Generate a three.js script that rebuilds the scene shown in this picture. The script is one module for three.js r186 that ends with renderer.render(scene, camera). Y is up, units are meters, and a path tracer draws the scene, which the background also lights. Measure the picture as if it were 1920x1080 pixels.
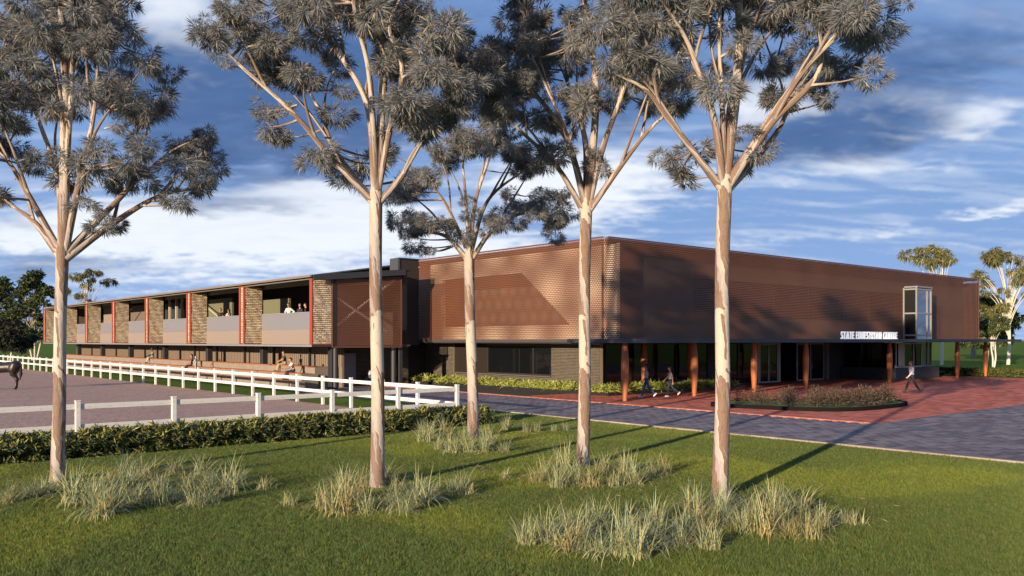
import * as THREE from 'three';
import { mergeGeometries } from 'three/addons/utils/BufferGeometryUtils.js';
import { TextGeometry } from 'three/addons/geometries/TextGeometry.js';
import { FontLoader } from 'three/addons/loaders/FontLoader.js';

// ---------------------------------------------------------------- camera, sky, sun, exposure
const scene = new THREE.Scene();
const YAW = 40.57 * Math.PI / 180;                       // the buildings stand square to the axes; the camera looks between -z and +x
const FW = [Math.sin(YAW), -Math.cos(YAW)], RT = [Math.cos(YAW), Math.sin(YAW)];
const camera = new THREE.PerspectiveCamera(2 * Math.atan(540 / 1600) * 180 / Math.PI, 16 / 9, 0.1, 4000);
camera.position.set(0, 3.05, 0);
camera.rotation.y = -YAW;
camera.setViewOffset(1920, 1080, 0, -98, 1920, 1080);    // shifted lens: the verticals stay vertical
const renderer = new THREE.WebGLRenderer({ antialias: true });
renderer.toneMapping = THREE.LinearToneMapping;
renderer.toneMappingExposure = 1.6;
renderer.shadowMap.enabled = true;

const sun = new THREE.DirectionalLight(new THREE.Color().setRGB(1.0, 0.79, 0.55), 4.7);
const SUN_EL = 9.5 * Math.PI / 180, SUN_TO = [0.953, -0.303];
sun.position.set(30 - SUN_TO[0] * 120 * Math.cos(SUN_EL), 120 * Math.sin(SUN_EL), -30 - SUN_TO[1] * 120 * Math.cos(SUN_EL));
sun.target.position.set(30, 0, -30);
sun.castShadow = true; sun.shadow.radius = 1.2; sun.shadow.mapSize.set(4096, 4096);
Object.assign(sun.shadow.camera, { left: -110, right: 110, top: 60, bottom: -60, near: 1, far: 320 });
scene.add(sun, sun.target);

// ---------------------------------------------------------------- noise
function rng(seed) { let s = seed | 0; return () => { s = (s + 0x6d2b79f5) | 0; let t = Math.imul(s ^ (s >>> 15), 1 | s); t = (t + Math.imul(t ^ (t >>> 7), 61 | t)) ^ t; return ((t ^ (t >>> 14)) >>> 0) / 4294967296; }; }
const hash2 = (x, y) => { let h = Math.imul(x, 374761393) + Math.imul(y, 668265263) | 0; h = Math.imul(h ^ (h >>> 13), 1274126177); return ((h ^ (h >>> 16)) >>> 0) / 4294967296; };
function vnoise(x, y, px = 0, py = 0) {                  // value noise 0..1; px, py > 0 make it wrap
  const ix = Math.floor(x), iy = Math.floor(y), fx = x - ix, fy = y - iy, u = fx * fx * (3 - 2 * fx), v = fy * fy * (3 - 2 * fy);
  const wx = (i) => (px ? ((i % px) + px) % px : i), wy = (i) => (py ? ((i % py) + py) % py : i);
  const a = hash2(wx(ix), wy(iy)), b = hash2(wx(ix + 1), wy(iy)), c = hash2(wx(ix), wy(iy + 1)), d = hash2(wx(ix + 1), wy(iy + 1));
  return a + (b - a) * u + (c - a) * v + (a - b - c + d) * u * v;
}
function fbm(x, y, oct, px = 0, py = 0) { let s = 0, a = 0.5, n = 0; for (let i = 0; i < oct; i++) { s += a * vnoise(x, y, px, py); n += a; x = x * 2 + (px ? 0 : 17.3); y = y * 2 + (py ? 0 : 9.1); px *= 2; py *= 2; a *= 0.5; } return s / n; }
const clamp = (x, a = 0, b = 1) => Math.min(b, Math.max(a, x)), smooth = (a, b, x) => { const t = clamp((x - a) / (b - a)); return t * t * (3 - 2 * t); }, mix = (a, b, t) => a + (b - a) * t;
const mix3 = (a, b, t) => [mix(a[0], b[0], t), mix(a[1], b[1], t), mix(a[2], b[2], t)];

// ---------------------------------------------------------------- the sky: air and broken evening cloud (azimuth, elevation, half widths in degrees, strength)
const WHITE = [[-20, 5.2, 11, 2.6, 0.55], [-6, 5.0, 10, 2.4, 0.4], [24, 10.4, 7, 0.6, 0.35], [24, 14.6, 6, 0.8, 0.35], [-19, 20.5, 4, 1.8, 0.4], [-17.7, 7.73, 8.8, 1.5, 1.0], [-23.9, 6.45, 7.9, 1.29, 0.9], [-29.4, 5.85, 3.4, 0.77, 0.8], [-12.0, 8.96, 4.2, 1.36, 0.8], [-14.0, 10.07, 2.0, 0.47, 0.5], [3.2, 10.88, 4.3, 1.71, 0.8], [7.8, 10.8, 5.5, 1.53, 0.9], [6.1, 8.41, 4.2, 1.22, 0.6], [17.0, 14.99, 2.9, 0.95, 0.9], [15.0, 14.16, 2.0, 1.29, 0.7], [18.0, 16.18, 3.8, 0.63, 0.5], [29.6, 13.38, 2.9, 0.88, 0.9], [27.7, 12.42, 3.3, 0.75, 0.6], [-21.2, 18.62, 2.2, 1.78, 0.55], [-22.4, 19.65, 2.5, 1.74, 0.5], [21.8, 11.1, 4.5, 0.8, 0.4], [18.6, 6.69, 4.7, 0.5, 0.5], [29.1, 7.56, 2.1, 0.28, 0.8], [24.8, 6.73, 1.7, 0.22, 0.4], [-9.2, 6.96, 7.1, 1.04, 0.6], [-2.1, 6.34, 5.4, 0.71, 0.6]];
const DARK = [[25, 15.5, 9, 2.6, 0.45], [24, 11.6, 6, 0.9, 0.3], [-24, 17, 5, 2.5, 0.3], [9, 17, 9, 2.5, 0.4], [-16.7, 13.73, 7.8, 3.5, 1], [-21.5, 14.29, 2.5, 3.69, 0.8], [-12.7, 15.6, 6.3, 3.81, 0.9], [-17.0, 8.6, 3.7, 0.53, 0.8], [21.8, 13.0, 4.8, 1.57, 0.8], [17.0, 12.4, 4.8, 0.98, 0.6], [3.2, 14.62, 7.1, 1.99, 0.4], [1.4, 18.58, 13.9, 3.77, 0.5], [-25.4, 4.71, 5.5, 0.42, 0.55], [-29.4, 4.14, 3.4, 0.56, 0.5], [26.3, 17.07, 6.7, 1.74, 0.35], [-30.2, 6.57, 1.6, 0.55, 0.6]];
{
  const W = 4096, H = 2048, data = new Float32Array(W * H * 4);
  const sumBlobs = (list, A, E) => { let s = 0; for (const [a, e, ra, re, k] of list) { const dx = (A - a) / ra, dy = (E - e) / re, q = dx * dx + dy * dy; if (q < 6) s += k * Math.exp(-q * 0.9); } return s; };
  const below = [0.07, 0.10, 0.09];
  for (let row = 0; row < H; row++) {
    const E = ((row + 0.5) / H - 0.5) * 180;
    for (let col = 0; col < W; col++) {
      const o = (row * W + col) * 4; data[o + 3] = 1;
      if (E <= 0) { data[o] = below[0]; data[o + 1] = below[1]; data[o + 2] = below[2]; continue; }
      const az = ((col + 0.5) / W - 0.5) * 2 * Math.PI, x = Math.cos(az), z = Math.sin(az);
      const A = Math.atan2(x * RT[0] + z * RT[1], x * FW[0] + z * FW[1]) * 180 / Math.PI;
      // noise lives on a plane of cloud so that streaks flatten towards the horizon; it wraps nowhere visible (behind the camera)
      const k = 1 / (Math.sin(E * Math.PI / 180) + 0.16), cx = x * k * 3.1, cz = z * k * 3.1;
      const u = (cx * RT[0] + cz * RT[1]), v = (cx * FW[0] + cz * FW[1]);
      const n1 = fbm(u * 0.9 + 40, v * 1.5 + 11, 4), n2 = fbm(u * 3.2 + 7 + n1 * 2.2, v * 4.6 + n1 * 3, 5), n3 = fbm(u * 1.1 - 50 + n1, v * 5.5 + 90 + n1 * 2.5, 4);
      const n4 = fbm(u * 8 + n2 * 2.5, v * 13 + n1 * 6 + 30, 4);
      const near = smooth(48, 34, Math.abs(A)) * smooth(34, 25, E);              // inside the view the blobs set the layout, elsewhere noise of the same kind does
      const wob = (n1 - 0.5) * 5, woe = (n2 - 0.5) * 1.5 + (n1 - 0.5) * 1.2;
      const wv = sumBlobs(WHITE, A + wob, E + woe), dv = sumBlobs(DARK, A + wob * 0.8, E + woe * 0.7);
      const wFree = smooth(0.50, 0.72, n3) * 0.8, dFree = smooth(0.42, 0.64, n1) * 0.8;
      const white = clamp(mix(wFree, smooth(0.1, 1.15, wv + (n2 - 0.5) * 0.6 + (n3 - 0.5) * 0.5 + (n4 - 0.5) * 0.55), near)), dark = clamp(mix(dFree, smooth(0.1, 0.95, dv + (n2 - 0.5) * 0.45 + (n4 - 0.5) * 0.3), near));
      let c = mix3([0.19, 0.295, 0.50], [0.148, 0.245, 0.445], smooth(1, 9, E));
      c = mix3(c, [0.112, 0.196, 0.385], smooth(10, 24, E));
      c = mix3(c, [0.36, 0.43, 0.55], 0.5 * smooth(0.42, 0.75, n3) * smooth(26, 8, E));
      c = mix3(c, [0.046, 0.094, 0.215], dark * (0.78 + 0.22 * n2));
      c = mix3(c, [0.585, 0.615, 0.655], white * (0.8 + 0.2 * n2) * (1 - 0.5 * dark));
      data[o] = c[0]; data[o + 1] = c[1]; data[o + 2] = c[2];
    }
  }
  const t = new THREE.DataTexture(data, W, H, THREE.RGBAFormat, THREE.FloatType);
  t.mapping = THREE.EquirectangularReflectionMapping; t.magFilter = THREE.LinearFilter; t.needsUpdate = true;
  scene.background = t; scene.environment = t;
}

// ---------------------------------------------------------------- helpers: names, things, parts
const taken = {};
const numbered = (n) => { if (taken[n] === undefined) { taken[n] = 0; return n; } taken[n]++; return n + '_' + String(taken[n]).padStart(3, '0'); };
const shade = (o) => { o.traverse((m) => { if (m.isMesh) { m.castShadow = true; m.receiveShadow = true; } }); return o; };
function tag(o, label, category, group) { o.userData.label = label; o.userData.category = category; if (group) o.userData.group = group; return o; }
function thing(name, label, category, [x, y, z] = [0, 0, 0], turn = 0, group) { const o = new THREE.Group(); o.name = numbered(name); o.position.set(x, y, z); o.rotation.y = turn; scene.add(o); return tag(o, label, category, group); }
function part(name, geos, m, parent, label) {
  const g = Array.isArray(geos) ? (geos.length > 1 ? mergeGeometries(geos.map((q) => (q.index ? q.toNonIndexed() : q))) : geos[0]) : geos;
  const o = new THREE.Mesh(g, m); o.name = name; o.castShadow = o.receiveShadow = true; parent.add(o); if (label) o.userData.label = label; return o;
}
function structure(name, geos, m, label) { const o = part(name, geos, m, scene, label); o.name = numbered(name); o.userData.kind = 'structure'; return o; }
function copyOf(src, label, group) { const c = src.clone(); c.name = numbered(src.name.replace(/_\d{3}$/, '')); c.userData = { ...src.userData }; if (label) c.userData.label = label; if (group) c.userData.group = group; scene.add(c); return c; }
const L = (r, g, b) => new THREE.Color().setRGB(r, g, b);
const mat = (r, g, b, rough = 0.8, more = {}) => new THREE.MeshStandardMaterial({ color: L(r, g, b), roughness: rough, metalness: 0, ...more });
// a box between two corners, uv in metres
function bx(x0, x1, y0, y1, z0, z1) {
  const g = new THREE.BoxGeometry(x1 - x0, y1 - y0, z1 - z0); g.translate((x0 + x1) / 2, (y0 + y1) / 2, (z0 + z1) / 2);
  const p = g.attributes.position, n = g.attributes.normal, uv = g.attributes.uv;
  for (let i = 0; i < p.count; i++) { const a = Math.abs(n.getX(i)), b = Math.abs(n.getY(i)); if (a > 0.5) uv.setXY(i, p.getZ(i), p.getY(i)); else if (b > 0.5) uv.setXY(i, p.getX(i), p.getZ(i)); else uv.setXY(i, p.getX(i), p.getY(i)); }
  return g;
}
// a box with bevelled edges: 44 triangles
function bevelBox(w, h, d, r) {
  const g = new THREE.BufferGeometry(), P = [], hx = w / 2, hy = h / 2, hz = d / 2, quad = (a, b, c, e) => P.push(...a, ...b, ...c, ...a, ...c, ...e);
  const F = (s, ax) => { const u = (ax + 1) % 3, v = (ax + 2) % 3, hs = [hx, hy, hz]; const pt = (a, b) => { const q = [0, 0, 0]; q[ax] = s * hs[ax]; q[u] = a * (hs[u] - r); q[v] = b * (hs[v] - r); return q; }; const c = [pt(-1, -1), pt(1, -1), pt(1, 1), pt(-1, 1)]; if (s > 0) quad(...c); else quad(c[3], c[2], c[1], c[0]); };
  for (let ax = 0; ax < 3; ax++) { F(1, ax); F(-1, ax); }
  const hs = [hx, hy, hz];
  for (let ax = 0; ax < 3; ax++) { const u = (ax + 1) % 3, v = (ax + 2) % 3; for (const su of [-1, 1]) for (const sv of [-1, 1]) { const e = (t, onU) => { const q = [0, 0, 0]; q[ax] = t * (hs[ax] - r); q[u] = su * (hs[u] - (onU ? 0 : r)); q[v] = sv * (hs[v] - (onU ? r : 0)); return q; }; const c = [e(-1, true), e(1, true), e(1, false), e(-1, false)]; if (su * sv < 0) quad(...c); else quad(c[3], c[2], c[1], c[0]); } }
  for (const a of [-1, 1]) for (const b of [-1, 1]) for (const c of [-1, 1]) { const A = [a * hx, b * (hy - r), c * (hz - r)], B = [a * (hx - r), b * hy, c * (hz - r)], C = [a * (hx - r), b * (hy - r), c * hz]; if (a * b * c > 0) P.push(...A, ...B, ...C); else P.push(...A, ...C, ...B); }
  g.setAttribute('position', new THREE.Float32BufferAttribute(P, 3)); g.computeVertexNormals();
  const uv = []; for (let i = 0; i < P.length; i += 3) uv.push(P[i] + P[i + 2], P[i + 1] + P[i + 2] * 0.3); g.setAttribute('uv', new THREE.Float32BufferAttribute(uv, 2));
  return g;
}
const bb = (x0, x1, y0, y1, z0, z1, r = 0.012) => bevelBox(x1 - x0, y1 - y0, z1 - z0, r).translate((x0 + x1) / 2, (y0 + y1) / 2, (z0 + z1) / 2);
// a tapered tube through points; uv: turns round, metres along
function tube(pts, radii, seg = 8, sub = 4, capEnd = true) {
  const curve = new THREE.CatmullRomCurve3(pts.map((p) => (p.isVector3 ? p : new THREE.Vector3(...p))), false, 'centripetal'), n = (pts.length - 1) * sub, P = [], N = [], UV = [], I = [];
  const fr = curve.computeFrenetFrames(n, false); let len = 0, prev = null;
  for (let i = 0; i <= n; i++) {
    const t = i / n, c = curve.getPoint(t), f = t * (radii.length - 1), k = Math.min(radii.length - 2, Math.floor(f)), r = mix(radii[k], radii[k + 1], f - k);
    if (prev) len += c.distanceTo(prev); prev = c;
    for (let j = 0; j <= seg; j++) { const a = j / seg * 2 * Math.PI, q = fr.normals[i].clone().multiplyScalar(Math.cos(a)).addScaledVector(fr.binormals[i], Math.sin(a)); N.push(q.x, q.y, q.z); P.push(c.x + q.x * r, c.y + q.y * r, c.z + q.z * r); UV.push(j / seg, len); }
  }
  for (let i = 0; i < n; i++) for (let j = 0; j < seg; j++) { const a = i * (seg + 1) + j, b = a + seg + 1; I.push(a, a + 1, b, b, a + 1, b + 1); }
  if (capEnd) for (const e of [0, n]) { const b0 = P.length / 3, c = curve.getPoint(e / n), T = fr.tangents[e].clone().multiplyScalar(e ? 1 : -1); P.push(c.x, c.y, c.z); N.push(T.x, T.y, T.z); UV.push(0.5, 0); for (let j = 0; j < seg; j++) { const a = e * (seg + 1) + j; if (e) I.push(b0, a, a + 1); else I.push(b0, a + 1, a); } }
  const g = new THREE.BufferGeometry(); g.setAttribute('position', new THREE.Float32BufferAttribute(P, 3)); g.setAttribute('normal', new THREE.Float32BufferAttribute(N, 3)); g.setAttribute('uv', new THREE.Float32BufferAttribute(UV, 2)); g.setIndex(I); return g;
}
const rod = (a, b, r, seg = 8) => tube([a, b], [r, r], seg, 1);
function instanced(name, geo, m, list, parent) {          // list of [matrix, colour]
  const o = new THREE.InstancedMesh(geo, m, list.length); o.name = name; list.forEach(([M, c], i) => { o.setMatrixAt(i, M); if (c) o.setColorAt(i, c); });
  o.castShadow = o.receiveShadow = true; o.userData.kind = 'stuff'; parent.add(o); return o;
}
const M4 = (x, y, z, rx = 0, ry = 0, rz = 0, sx = 1, sy = sx, sz = sx) => new THREE.Matrix4().compose(new THREE.Vector3(x, y, z), new THREE.Quaternion().setFromEuler(new THREE.Euler(rx, ry, rz, 'YXZ')), new THREE.Vector3(sx, sy, sz));
// a colour texture computed per pixel (linear values in, stored as sRGB bytes)
const s8 = (v) => Math.round(255 * clamp(v <= 0.0031308 ? v * 12.92 : 1.055 * Math.pow(v, 1 / 2.4) - 0.055));
function colorTex(w, h, f, repeat = [1, 1]) {
  const d = new Uint8Array(w * h * 4); for (let y = 0; y < h; y++) for (let x = 0; x < w; x++) { const c = f(x / w, y / h), o = (y * w + x) * 4; d[o] = s8(c[0]); d[o + 1] = s8(c[1]); d[o + 2] = s8(c[2]); d[o + 3] = 255; }
  const t = new THREE.DataTexture(d, w, h); t.colorSpace = THREE.SRGBColorSpace; t.wrapS = t.wrapT = THREE.RepeatWrapping; t.magFilter = THREE.LinearFilter; t.repeat.set(...repeat); t.needsUpdate = true; return t;
}
function grayTex(w, h, f, repeat = [1, 1]) {
  const d = new Uint8Array(w * h * 4); for (let y = 0; y < h; y++) for (let x = 0; x < w; x++) { const v = Math.round(255 * clamp(f(x / w, y / h))), o = (y * w + x) * 4; d[o] = d[o + 1] = d[o + 2] = v; d[o + 3] = 255; }
  const t = new THREE.DataTexture(d, w, h); t.wrapS = t.wrapT = THREE.RepeatWrapping; t.magFilter = THREE.LinearFilter; t.repeat.set(...repeat); t.needsUpdate = true; return t;
}
const camDist = (x, z) => Math.hypot(x, z);
const depthOf = (x, z) => x * FW[0] + z * FW[1], sideOf = (x, z) => x * RT[0] + z * RT[1];
const inView = (x, z, pad = 1) => { const d = depthOf(x, z); return d > 8 && Math.abs(sideOf(x, z)) < d * 0.6 + pad; };

// ---------------------------------------------------------------- the ground
const grassTex = colorTex(1024, 1024, (u, v) => {
  const f = fbm(u * 256, v * 256, 2, 256, 256), m = fbm(u * 24, v * 24, 4, 24, 24), c = fbm(u * 6, v * 6, 3, 6, 6);
  let k = mix3([0.040, 0.080, 0.010], [0.165, 0.245, 0.03], clamp(f * 0.9 + m * 0.5 - 0.25));
  k = mix3(k, [0.17, 0.17, 0.04], 0.45 * smooth(0.5, 0.75, c)); return k;
}, [1 / 14, 1 / 14]);
const grassBump = grayTex(512, 512, (u, v) => fbm(u * 128, v * 128, 3, 128, 128), [1 / 5, 1 / 5]);
const ground = new THREE.PlaneGeometry(5000, 5000, 1, 1); ground.rotateX(-Math.PI / 2);
{ const p = ground.attributes.position, uv = ground.attributes.uv; for (let i = 0; i < p.count; i++) uv.setXY(i, p.getX(i), p.getZ(i)); }
structure('lawn', ground, new THREE.MeshPhysicalMaterial({ map: grassTex, bumpMap: grassBump, bumpScale: 0.012, roughness: 1, specularIntensity: 0.1 }), 'mown green lawn and fields');
function sheet(points, y) {                                // a flat outline on the ground, uv in metres
  const s = new THREE.Shape(points.map(([x, z]) => new THREE.Vector2(x, -z))), g = new THREE.ShapeGeometry(s); g.rotateX(-Math.PI / 2); g.translate(0, y, 0);
  const p = g.attributes.position, uv = g.attributes.uv; for (let i = 0; i < p.count; i++) uv.setXY(i, p.getX(i), p.getZ(i)); return g;
}
const sandTex = colorTex(1024, 1024, (u, v) => {
  const f = fbm(u * 300, v * 300, 2, 300, 300), m = fbm(u * 20, v * 20, 4, 20, 20), h = fbm(u * 60, v * 60, 3, 60, 60);
  return mix3([0.33, 0.205, 0.155], [0.60, 0.41, 0.325], clamp(f * 0.7 + m * 0.4 + h * 0.35 - 0.3));
}, [1 / 9, 1 / 9]);
const sandBump = grayTex(512, 512, (u, v) => { const h = fbm(u * 40, v * 40, 4, 40, 40); return h; }, [1 / 6, 1 / 6]);
structure('arena', sheet([[-60, -27.2], [19.6, -27.2], [19.6, -132], [-60, -132]], 0.006), new THREE.MeshPhysicalMaterial({ map: sandTex, bumpMap: sandBump, bumpScale: 0.02, roughness: 1, specularIntensity: 0.15 }), 'raked mauve sand riding arena');

const concreteTex = colorTex(512, 512, (u, v) => { const f = fbm(u * 90, v * 90, 3, 90, 90), m = fbm(u * 7, v * 7, 4, 7, 7); const k = 0.75 + 0.5 * (f * 0.5 + m * 0.5); return [0.25 * k, 0.205 * k, 0.17 * k]; }, [1 / 3, 1 / 3]);
const concrete = new THREE.MeshStandardMaterial({ map: concreteTex, roughness: 0.85 });
const asphaltTex = colorTex(512, 512, (u, v) => { const f = fbm(u * 200, v * 200, 2, 200, 200), m = fbm(u * 8, v * 8, 4, 8, 8), k = 0.7 + 0.6 * (f * 0.6 + m * 0.4); return [0.034 * k, 0.032 * k, 0.032 * k]; }, [1 / 3, 1 / 3]);
const asphalt = new THREE.MeshStandardMaterial({ map: asphaltTex, roughness: 0.9 });

// pieces: the ones that show largest are parts of their own, the rest one part
function pieces(parent, name, spots, geo, mats, tint, own = 300) {
  const r = rng(spots.length * 7 + 3); spots.sort((a, b) => camDist(a[0], a[2]) - camDist(b[0], b[2]));
  let made = 0; const rest = [];
  for (const [x, y, z, ry] of spots) {
    const tx = (r() - 0.5) * 0.006, tz = (r() - 0.5) * 0.006, dy = (r() - 0.5) * 0.003;
    if (made < own && inView(x, z, 0) && depthOf(x, z) > 10) { const o = part(name, geo, mats[Math.floor(r() * mats.length)], parent); o.position.set(x, y + dy, z); o.rotation.set(tx, ry, tz); made++; } else rest.push([M4(x, y + dy, z, tx, ry, tz), tint(r, x, z)]);
  }
  if (rest.length) instanced(name + '_field', geo, mats[mats.length - 1].userData.plain, rest, parent);
}
function paverMats(cols, tex, rough) { const a = cols.map((c) => new THREE.MeshPhysicalMaterial({ color: L(...c), map: tex, roughness: rough, specularIntensity: 0.4 })); a[a.length - 1].userData = { plain: new THREE.MeshPhysicalMaterial({ color: 0xffffff, map: tex, roughness: rough, specularIntensity: 0.4 }) }; return a; }
const stoneGrain = colorTex(256, 256, (u, v) => { const k = 0.72 + 0.56 * fbm(u * 60, v * 60, 3, 60, 60); return [k, k, k]; }, [2, 2]);
// the road: grey pavers in running bond on a sand bed
{
  const road = structure('road', [sheet([[23.32, 6], [23.32, -47], [30.0, -47], [30.0, -15.0], [88, -15.0], [88, 6]], 0.006)], mat(0.035, 0.033, 0.038, 0.9), 'blue grey paved driveway');
  const cols = [[0.200, 0.172, 0.190], [0.150, 0.132, 0.152], [0.235, 0.205, 0.218], [0.178, 0.150, 0.162], [0.128, 0.115, 0.136]], spots = [];
  for (let i = 0, z = 3; z > -47; z -= 0.262, i++) for (let x = 23.32 + 0.26 + (i % 2 ? -0.13 : 0.13); x < (z > -15.0 ? 86 : 29.87); x += 0.522) if (inView(x, z, 2) && (z < -15.0 || x > 23)) spots.push([x, 0.018, z, 0]);
  pieces(road, 'paver', spots, bevelBox(0.512, 0.032, 0.252, 0.005), paverMats(cols, stoneGrain, 0.9), (r) => { const c = cols[Math.floor(r() * 5)], k = 0.88 + r() * 0.24; return L(c[0] * k, c[1] * k, c[2] * k); });
}
// the forecourt: red clay pavers laid in rows, with an orange header course along the road
{
  const plaza = structure('forecourt', [sheet([[30.32, -15.02], [30.32, -36], [34.3, -36], [34.3, -34.5], [75, -34.5], [75, -15.02]], 0.006)], mat(0.05, 0.026, 0.02, 0.9), 'red brick paved forecourt');
  const cols = [[0.47, 0.135, 0.088], [0.41, 0.112, 0.074], [0.52, 0.165, 0.11], [0.35, 0.095, 0.066], [0.49, 0.15, 0.115]], spots = [];
  for (let i = 0, z = -15.18; z > -34.4; z -= 0.31, i++) for (let x = 30.34 + 0.3 + (i % 2 ? 0.15 : -0.0); x < 74.8; x += 0.61) if (inView(x, z, 2) && (x > 31 || z > -36)) spots.push([x, 0.02, z, 0]);
  pieces(plaza, 'paver', spots, bevelBox(0.598, 0.036, 0.298, 0.006), paverMats(cols, stoneGrain, 0.95), (r) => { const c = cols[Math.floor(r() * 5)], k = 0.88 + r() * 0.24; return L(c[0] * k, c[1] * k, c[2] * k); });
  const header = bevelBox(0.3, 0.09, 0.31, 0.008), hm = [[0.50, 0.17, 0.10], [0.44, 0.145, 0.09], [0.55, 0.20, 0.125]].map((c) => new THREE.MeshStandardMaterial({ color: L(...c), map: stoneGrain, roughness: 0.75 })), r = rng(5);
  for (let z = -15.17; z > -50; z -= 0.32) { const o = part('edge_brick', header, hm[Math.floor(r() * 3)], plaza); o.position.set(30.16, 0.012 + r() * 0.004, z); o.rotation.y = (r() - 0.5) * 0.01; }
}
structure('path', [sheet([[30.34, -36.02], [33.9, -36.02], [33.9, -50.5], [30.34, -50.5]], 0.008)], asphalt, 'dark asphalt strip beside the planted bed');
structure('pavement', [sheet([[23.42, -47.02], [34.6, -47.02], [34.6, -56], [23.42, -56]], 0.012)], concrete, 'concrete pavement under the grandstand end');
{ // pale kerb between lawn and road
  const kerb = structure('kerb', [bx(23.12, 23.30, -0.1, 0.012, -47, 4)], mat(0.2, 0.16, 0.13, 0.9), 'pale stone kerb along the lawn'), geo = bevelBox(0.16, 0.10, 0.985, 0.012), r = rng(8);
  const km = [[0.42, 0.33, 0.26], [0.36, 0.28, 0.22], [0.46, 0.37, 0.30]].map((c) => new THREE.MeshStandardMaterial({ color: L(...c), map: stoneGrain, roughness: 0.85 }));
  for (let z = 3; z > -46; z -= 1) { const o = part('kerb_stone', geo, km[Math.floor(r() * 3)], kerb); o.position.set(23.21, 0.012 + r() * 0.006, z); }
}

// ---------------------------------------------------------------- building materials
const M = {
  rust: mat(0.12, 0.05, 0.03, 0.6), steelRed: mat(0.30, 0.055, 0.025, 0.5), dark: mat(0.022, 0.022, 0.024, 0.6), darker: mat(0.085, 0.075, 0.068, 0.8), charcoal: mat(0.035, 0.037, 0.042, 0.55),
  slate: mat(0.028, 0.036, 0.052, 0.5), fascia: mat(0.055, 0.06, 0.07, 0.55), cream: mat(0.52, 0.46, 0.33, 0.7), olive: mat(0.15, 0.15, 0.09, 0.85), tan: mat(0.25, 0.205, 0.18, 0.85), eave: mat(0.21, 0.16, 0.12, 0.6), soffit: mat(0.16, 0.15, 0.12, 0.8),
  whiteMetal: mat(0.42, 0.41, 0.40, 0.4), aluminium: mat(0.36, 0.36, 0.37, 0.4, { metalness: 0.4 }), balus: mat(0.29, 0.29, 0.33, 0.5, { metalness: 0.1 }), paleWall: mat(0.60, 0.50, 0.39, 0.8), midWall: mat(0.15, 0.12, 0.10, 0.8),
  glass: new THREE.MeshPhysicalMaterial({ color: L(0.006, 0.007, 0.008), roughness: 0.03, ior: 1.5 }),
  dimGlass: new THREE.MeshPhysicalMaterial({ color: L(0.006, 0.006, 0.006), roughness: 0.25, ior: 1.35 }),
  blueGlass: new THREE.MeshPhysicalMaterial({ color: L(0.03, 0.045, 0.075), roughness: 0.04, ior: 1.8, clearcoat: 1, clearcoatRoughness: 0.02 }),
};
const woodTex = colorTex(512, 256, (u, v) => { const w = fbm(u * 6, v * 60, 4, 6, 60), k = 0.6 + 0.8 * w, f = fbm(u * 40, v * 128, 2, 40, 128); return [0.40 * k * (0.85 + 0.3 * f), 0.125 * k * (0.85 + 0.3 * f), 0.042 * k]; }, [0.6, 1.6]);
const wood = new THREE.MeshStandardMaterial({ map: woodTex, roughness: 0.55 });
// perforated weathering steel: staggered round holes 75 mm wide, 110 mm apart
const PITCH = 0.125, holeTex = grayTex(64, 112, (u, v) => { const X = u * PITCH, Y = v * PITCH * 1.7320508; let q = 9; for (const [a, b] of [[0, 0], [1, 0], [0, 1], [1, 1], [0.5, 0.5]]) q = Math.min(q, Math.hypot(X - a * PITCH, Y - b * PITCH * 1.7320508)); return smooth(0.0385, 0.0415, q); }, [1 / PITCH, 1 / (PITCH * 1.7320508)]);
const rustTex = colorTex(1024, 512, (u, v) => { const a = fbm(u * 12, v * 6, 4, 12, 6), b = fbm(u * 200, v * 100, 2, 200, 100), k = 0.8 + 0.4 * a; return [0.165 * k * (0.9 + 0.2 * b), 0.066 * k, 0.035 * k]; }, [1 / 24, 1 / 12]);
const screenMat = new THREE.MeshStandardMaterial({ map: rustTex, alphaMap: holeTex, alphaTest: 0.5, roughness: 0.55, side: THREE.DoubleSide });
// bricks on a mortar bed: the bed is one part, the bricks stand 6 mm proud
function brickWall(parent, along, [x0, x1], [y0, y1], [z0, z1], opts = {}) {
  const { face = 1, bl = 0.23, bh = 0.076, gap = 0.011, mortar = mat(0.33, 0.27, 0.17, 0.9), cols = [[0.042, 0.036, 0.032], [0.055, 0.046, 0.04], [0.034, 0.03, 0.028]], label, proud = 0.007, seed = 1 } = opts;
  const w = part('brick_wall', bx(x0, x1, y0, y1, z0, z1), mortar, parent, label), r = rng(seed), list = [], depth = 0.03;
  const a0 = along === 'x' ? x0 : z0, a1 = along === 'x' ? x1 : z1;
  for (let y = y0 + bh / 2 + gap, row = 0; y + bh / 2 < y1; y += bh + gap, row++) for (let a = a0 + gap + bl / 2 - (row % 2) * (bl + gap) / 2; a - bl / 2 < a1 - 0.01; a += bl + gap) {
    const s0 = Math.max(a - bl / 2, a0 + 0.003), s1 = Math.min(a + bl / 2, a1 - 0.003); if (s1 - s0 < 0.03) continue;
    const c = cols[Math.floor(r() * cols.length)], k = 0.8 + r() * 0.4, jit = (r() - 0.5) * 0.004, m = (s0 + s1) / 2, sc = (s1 - s0) / bl, col = L(c[0] * k, c[1] * k, c[2] * k);
    if (along === 'x') list.push([M4(m, y, (face > 0 ? z1 : z0) + face * (proud - depth / 2 + jit), 0, 0, 0, sc, 1, 1), col]); else list.push([M4((face > 0 ? x1 : x0) + face * (proud - depth / 2 + jit), y, m, 0, Math.PI / 2, 0, sc, 1, 1), col]);
  }
  instanced('brick', bevelBox(bl, bh, depth, 0.004), mat(1, 1, 1, 0.75), list, w); return w;
}
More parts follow.
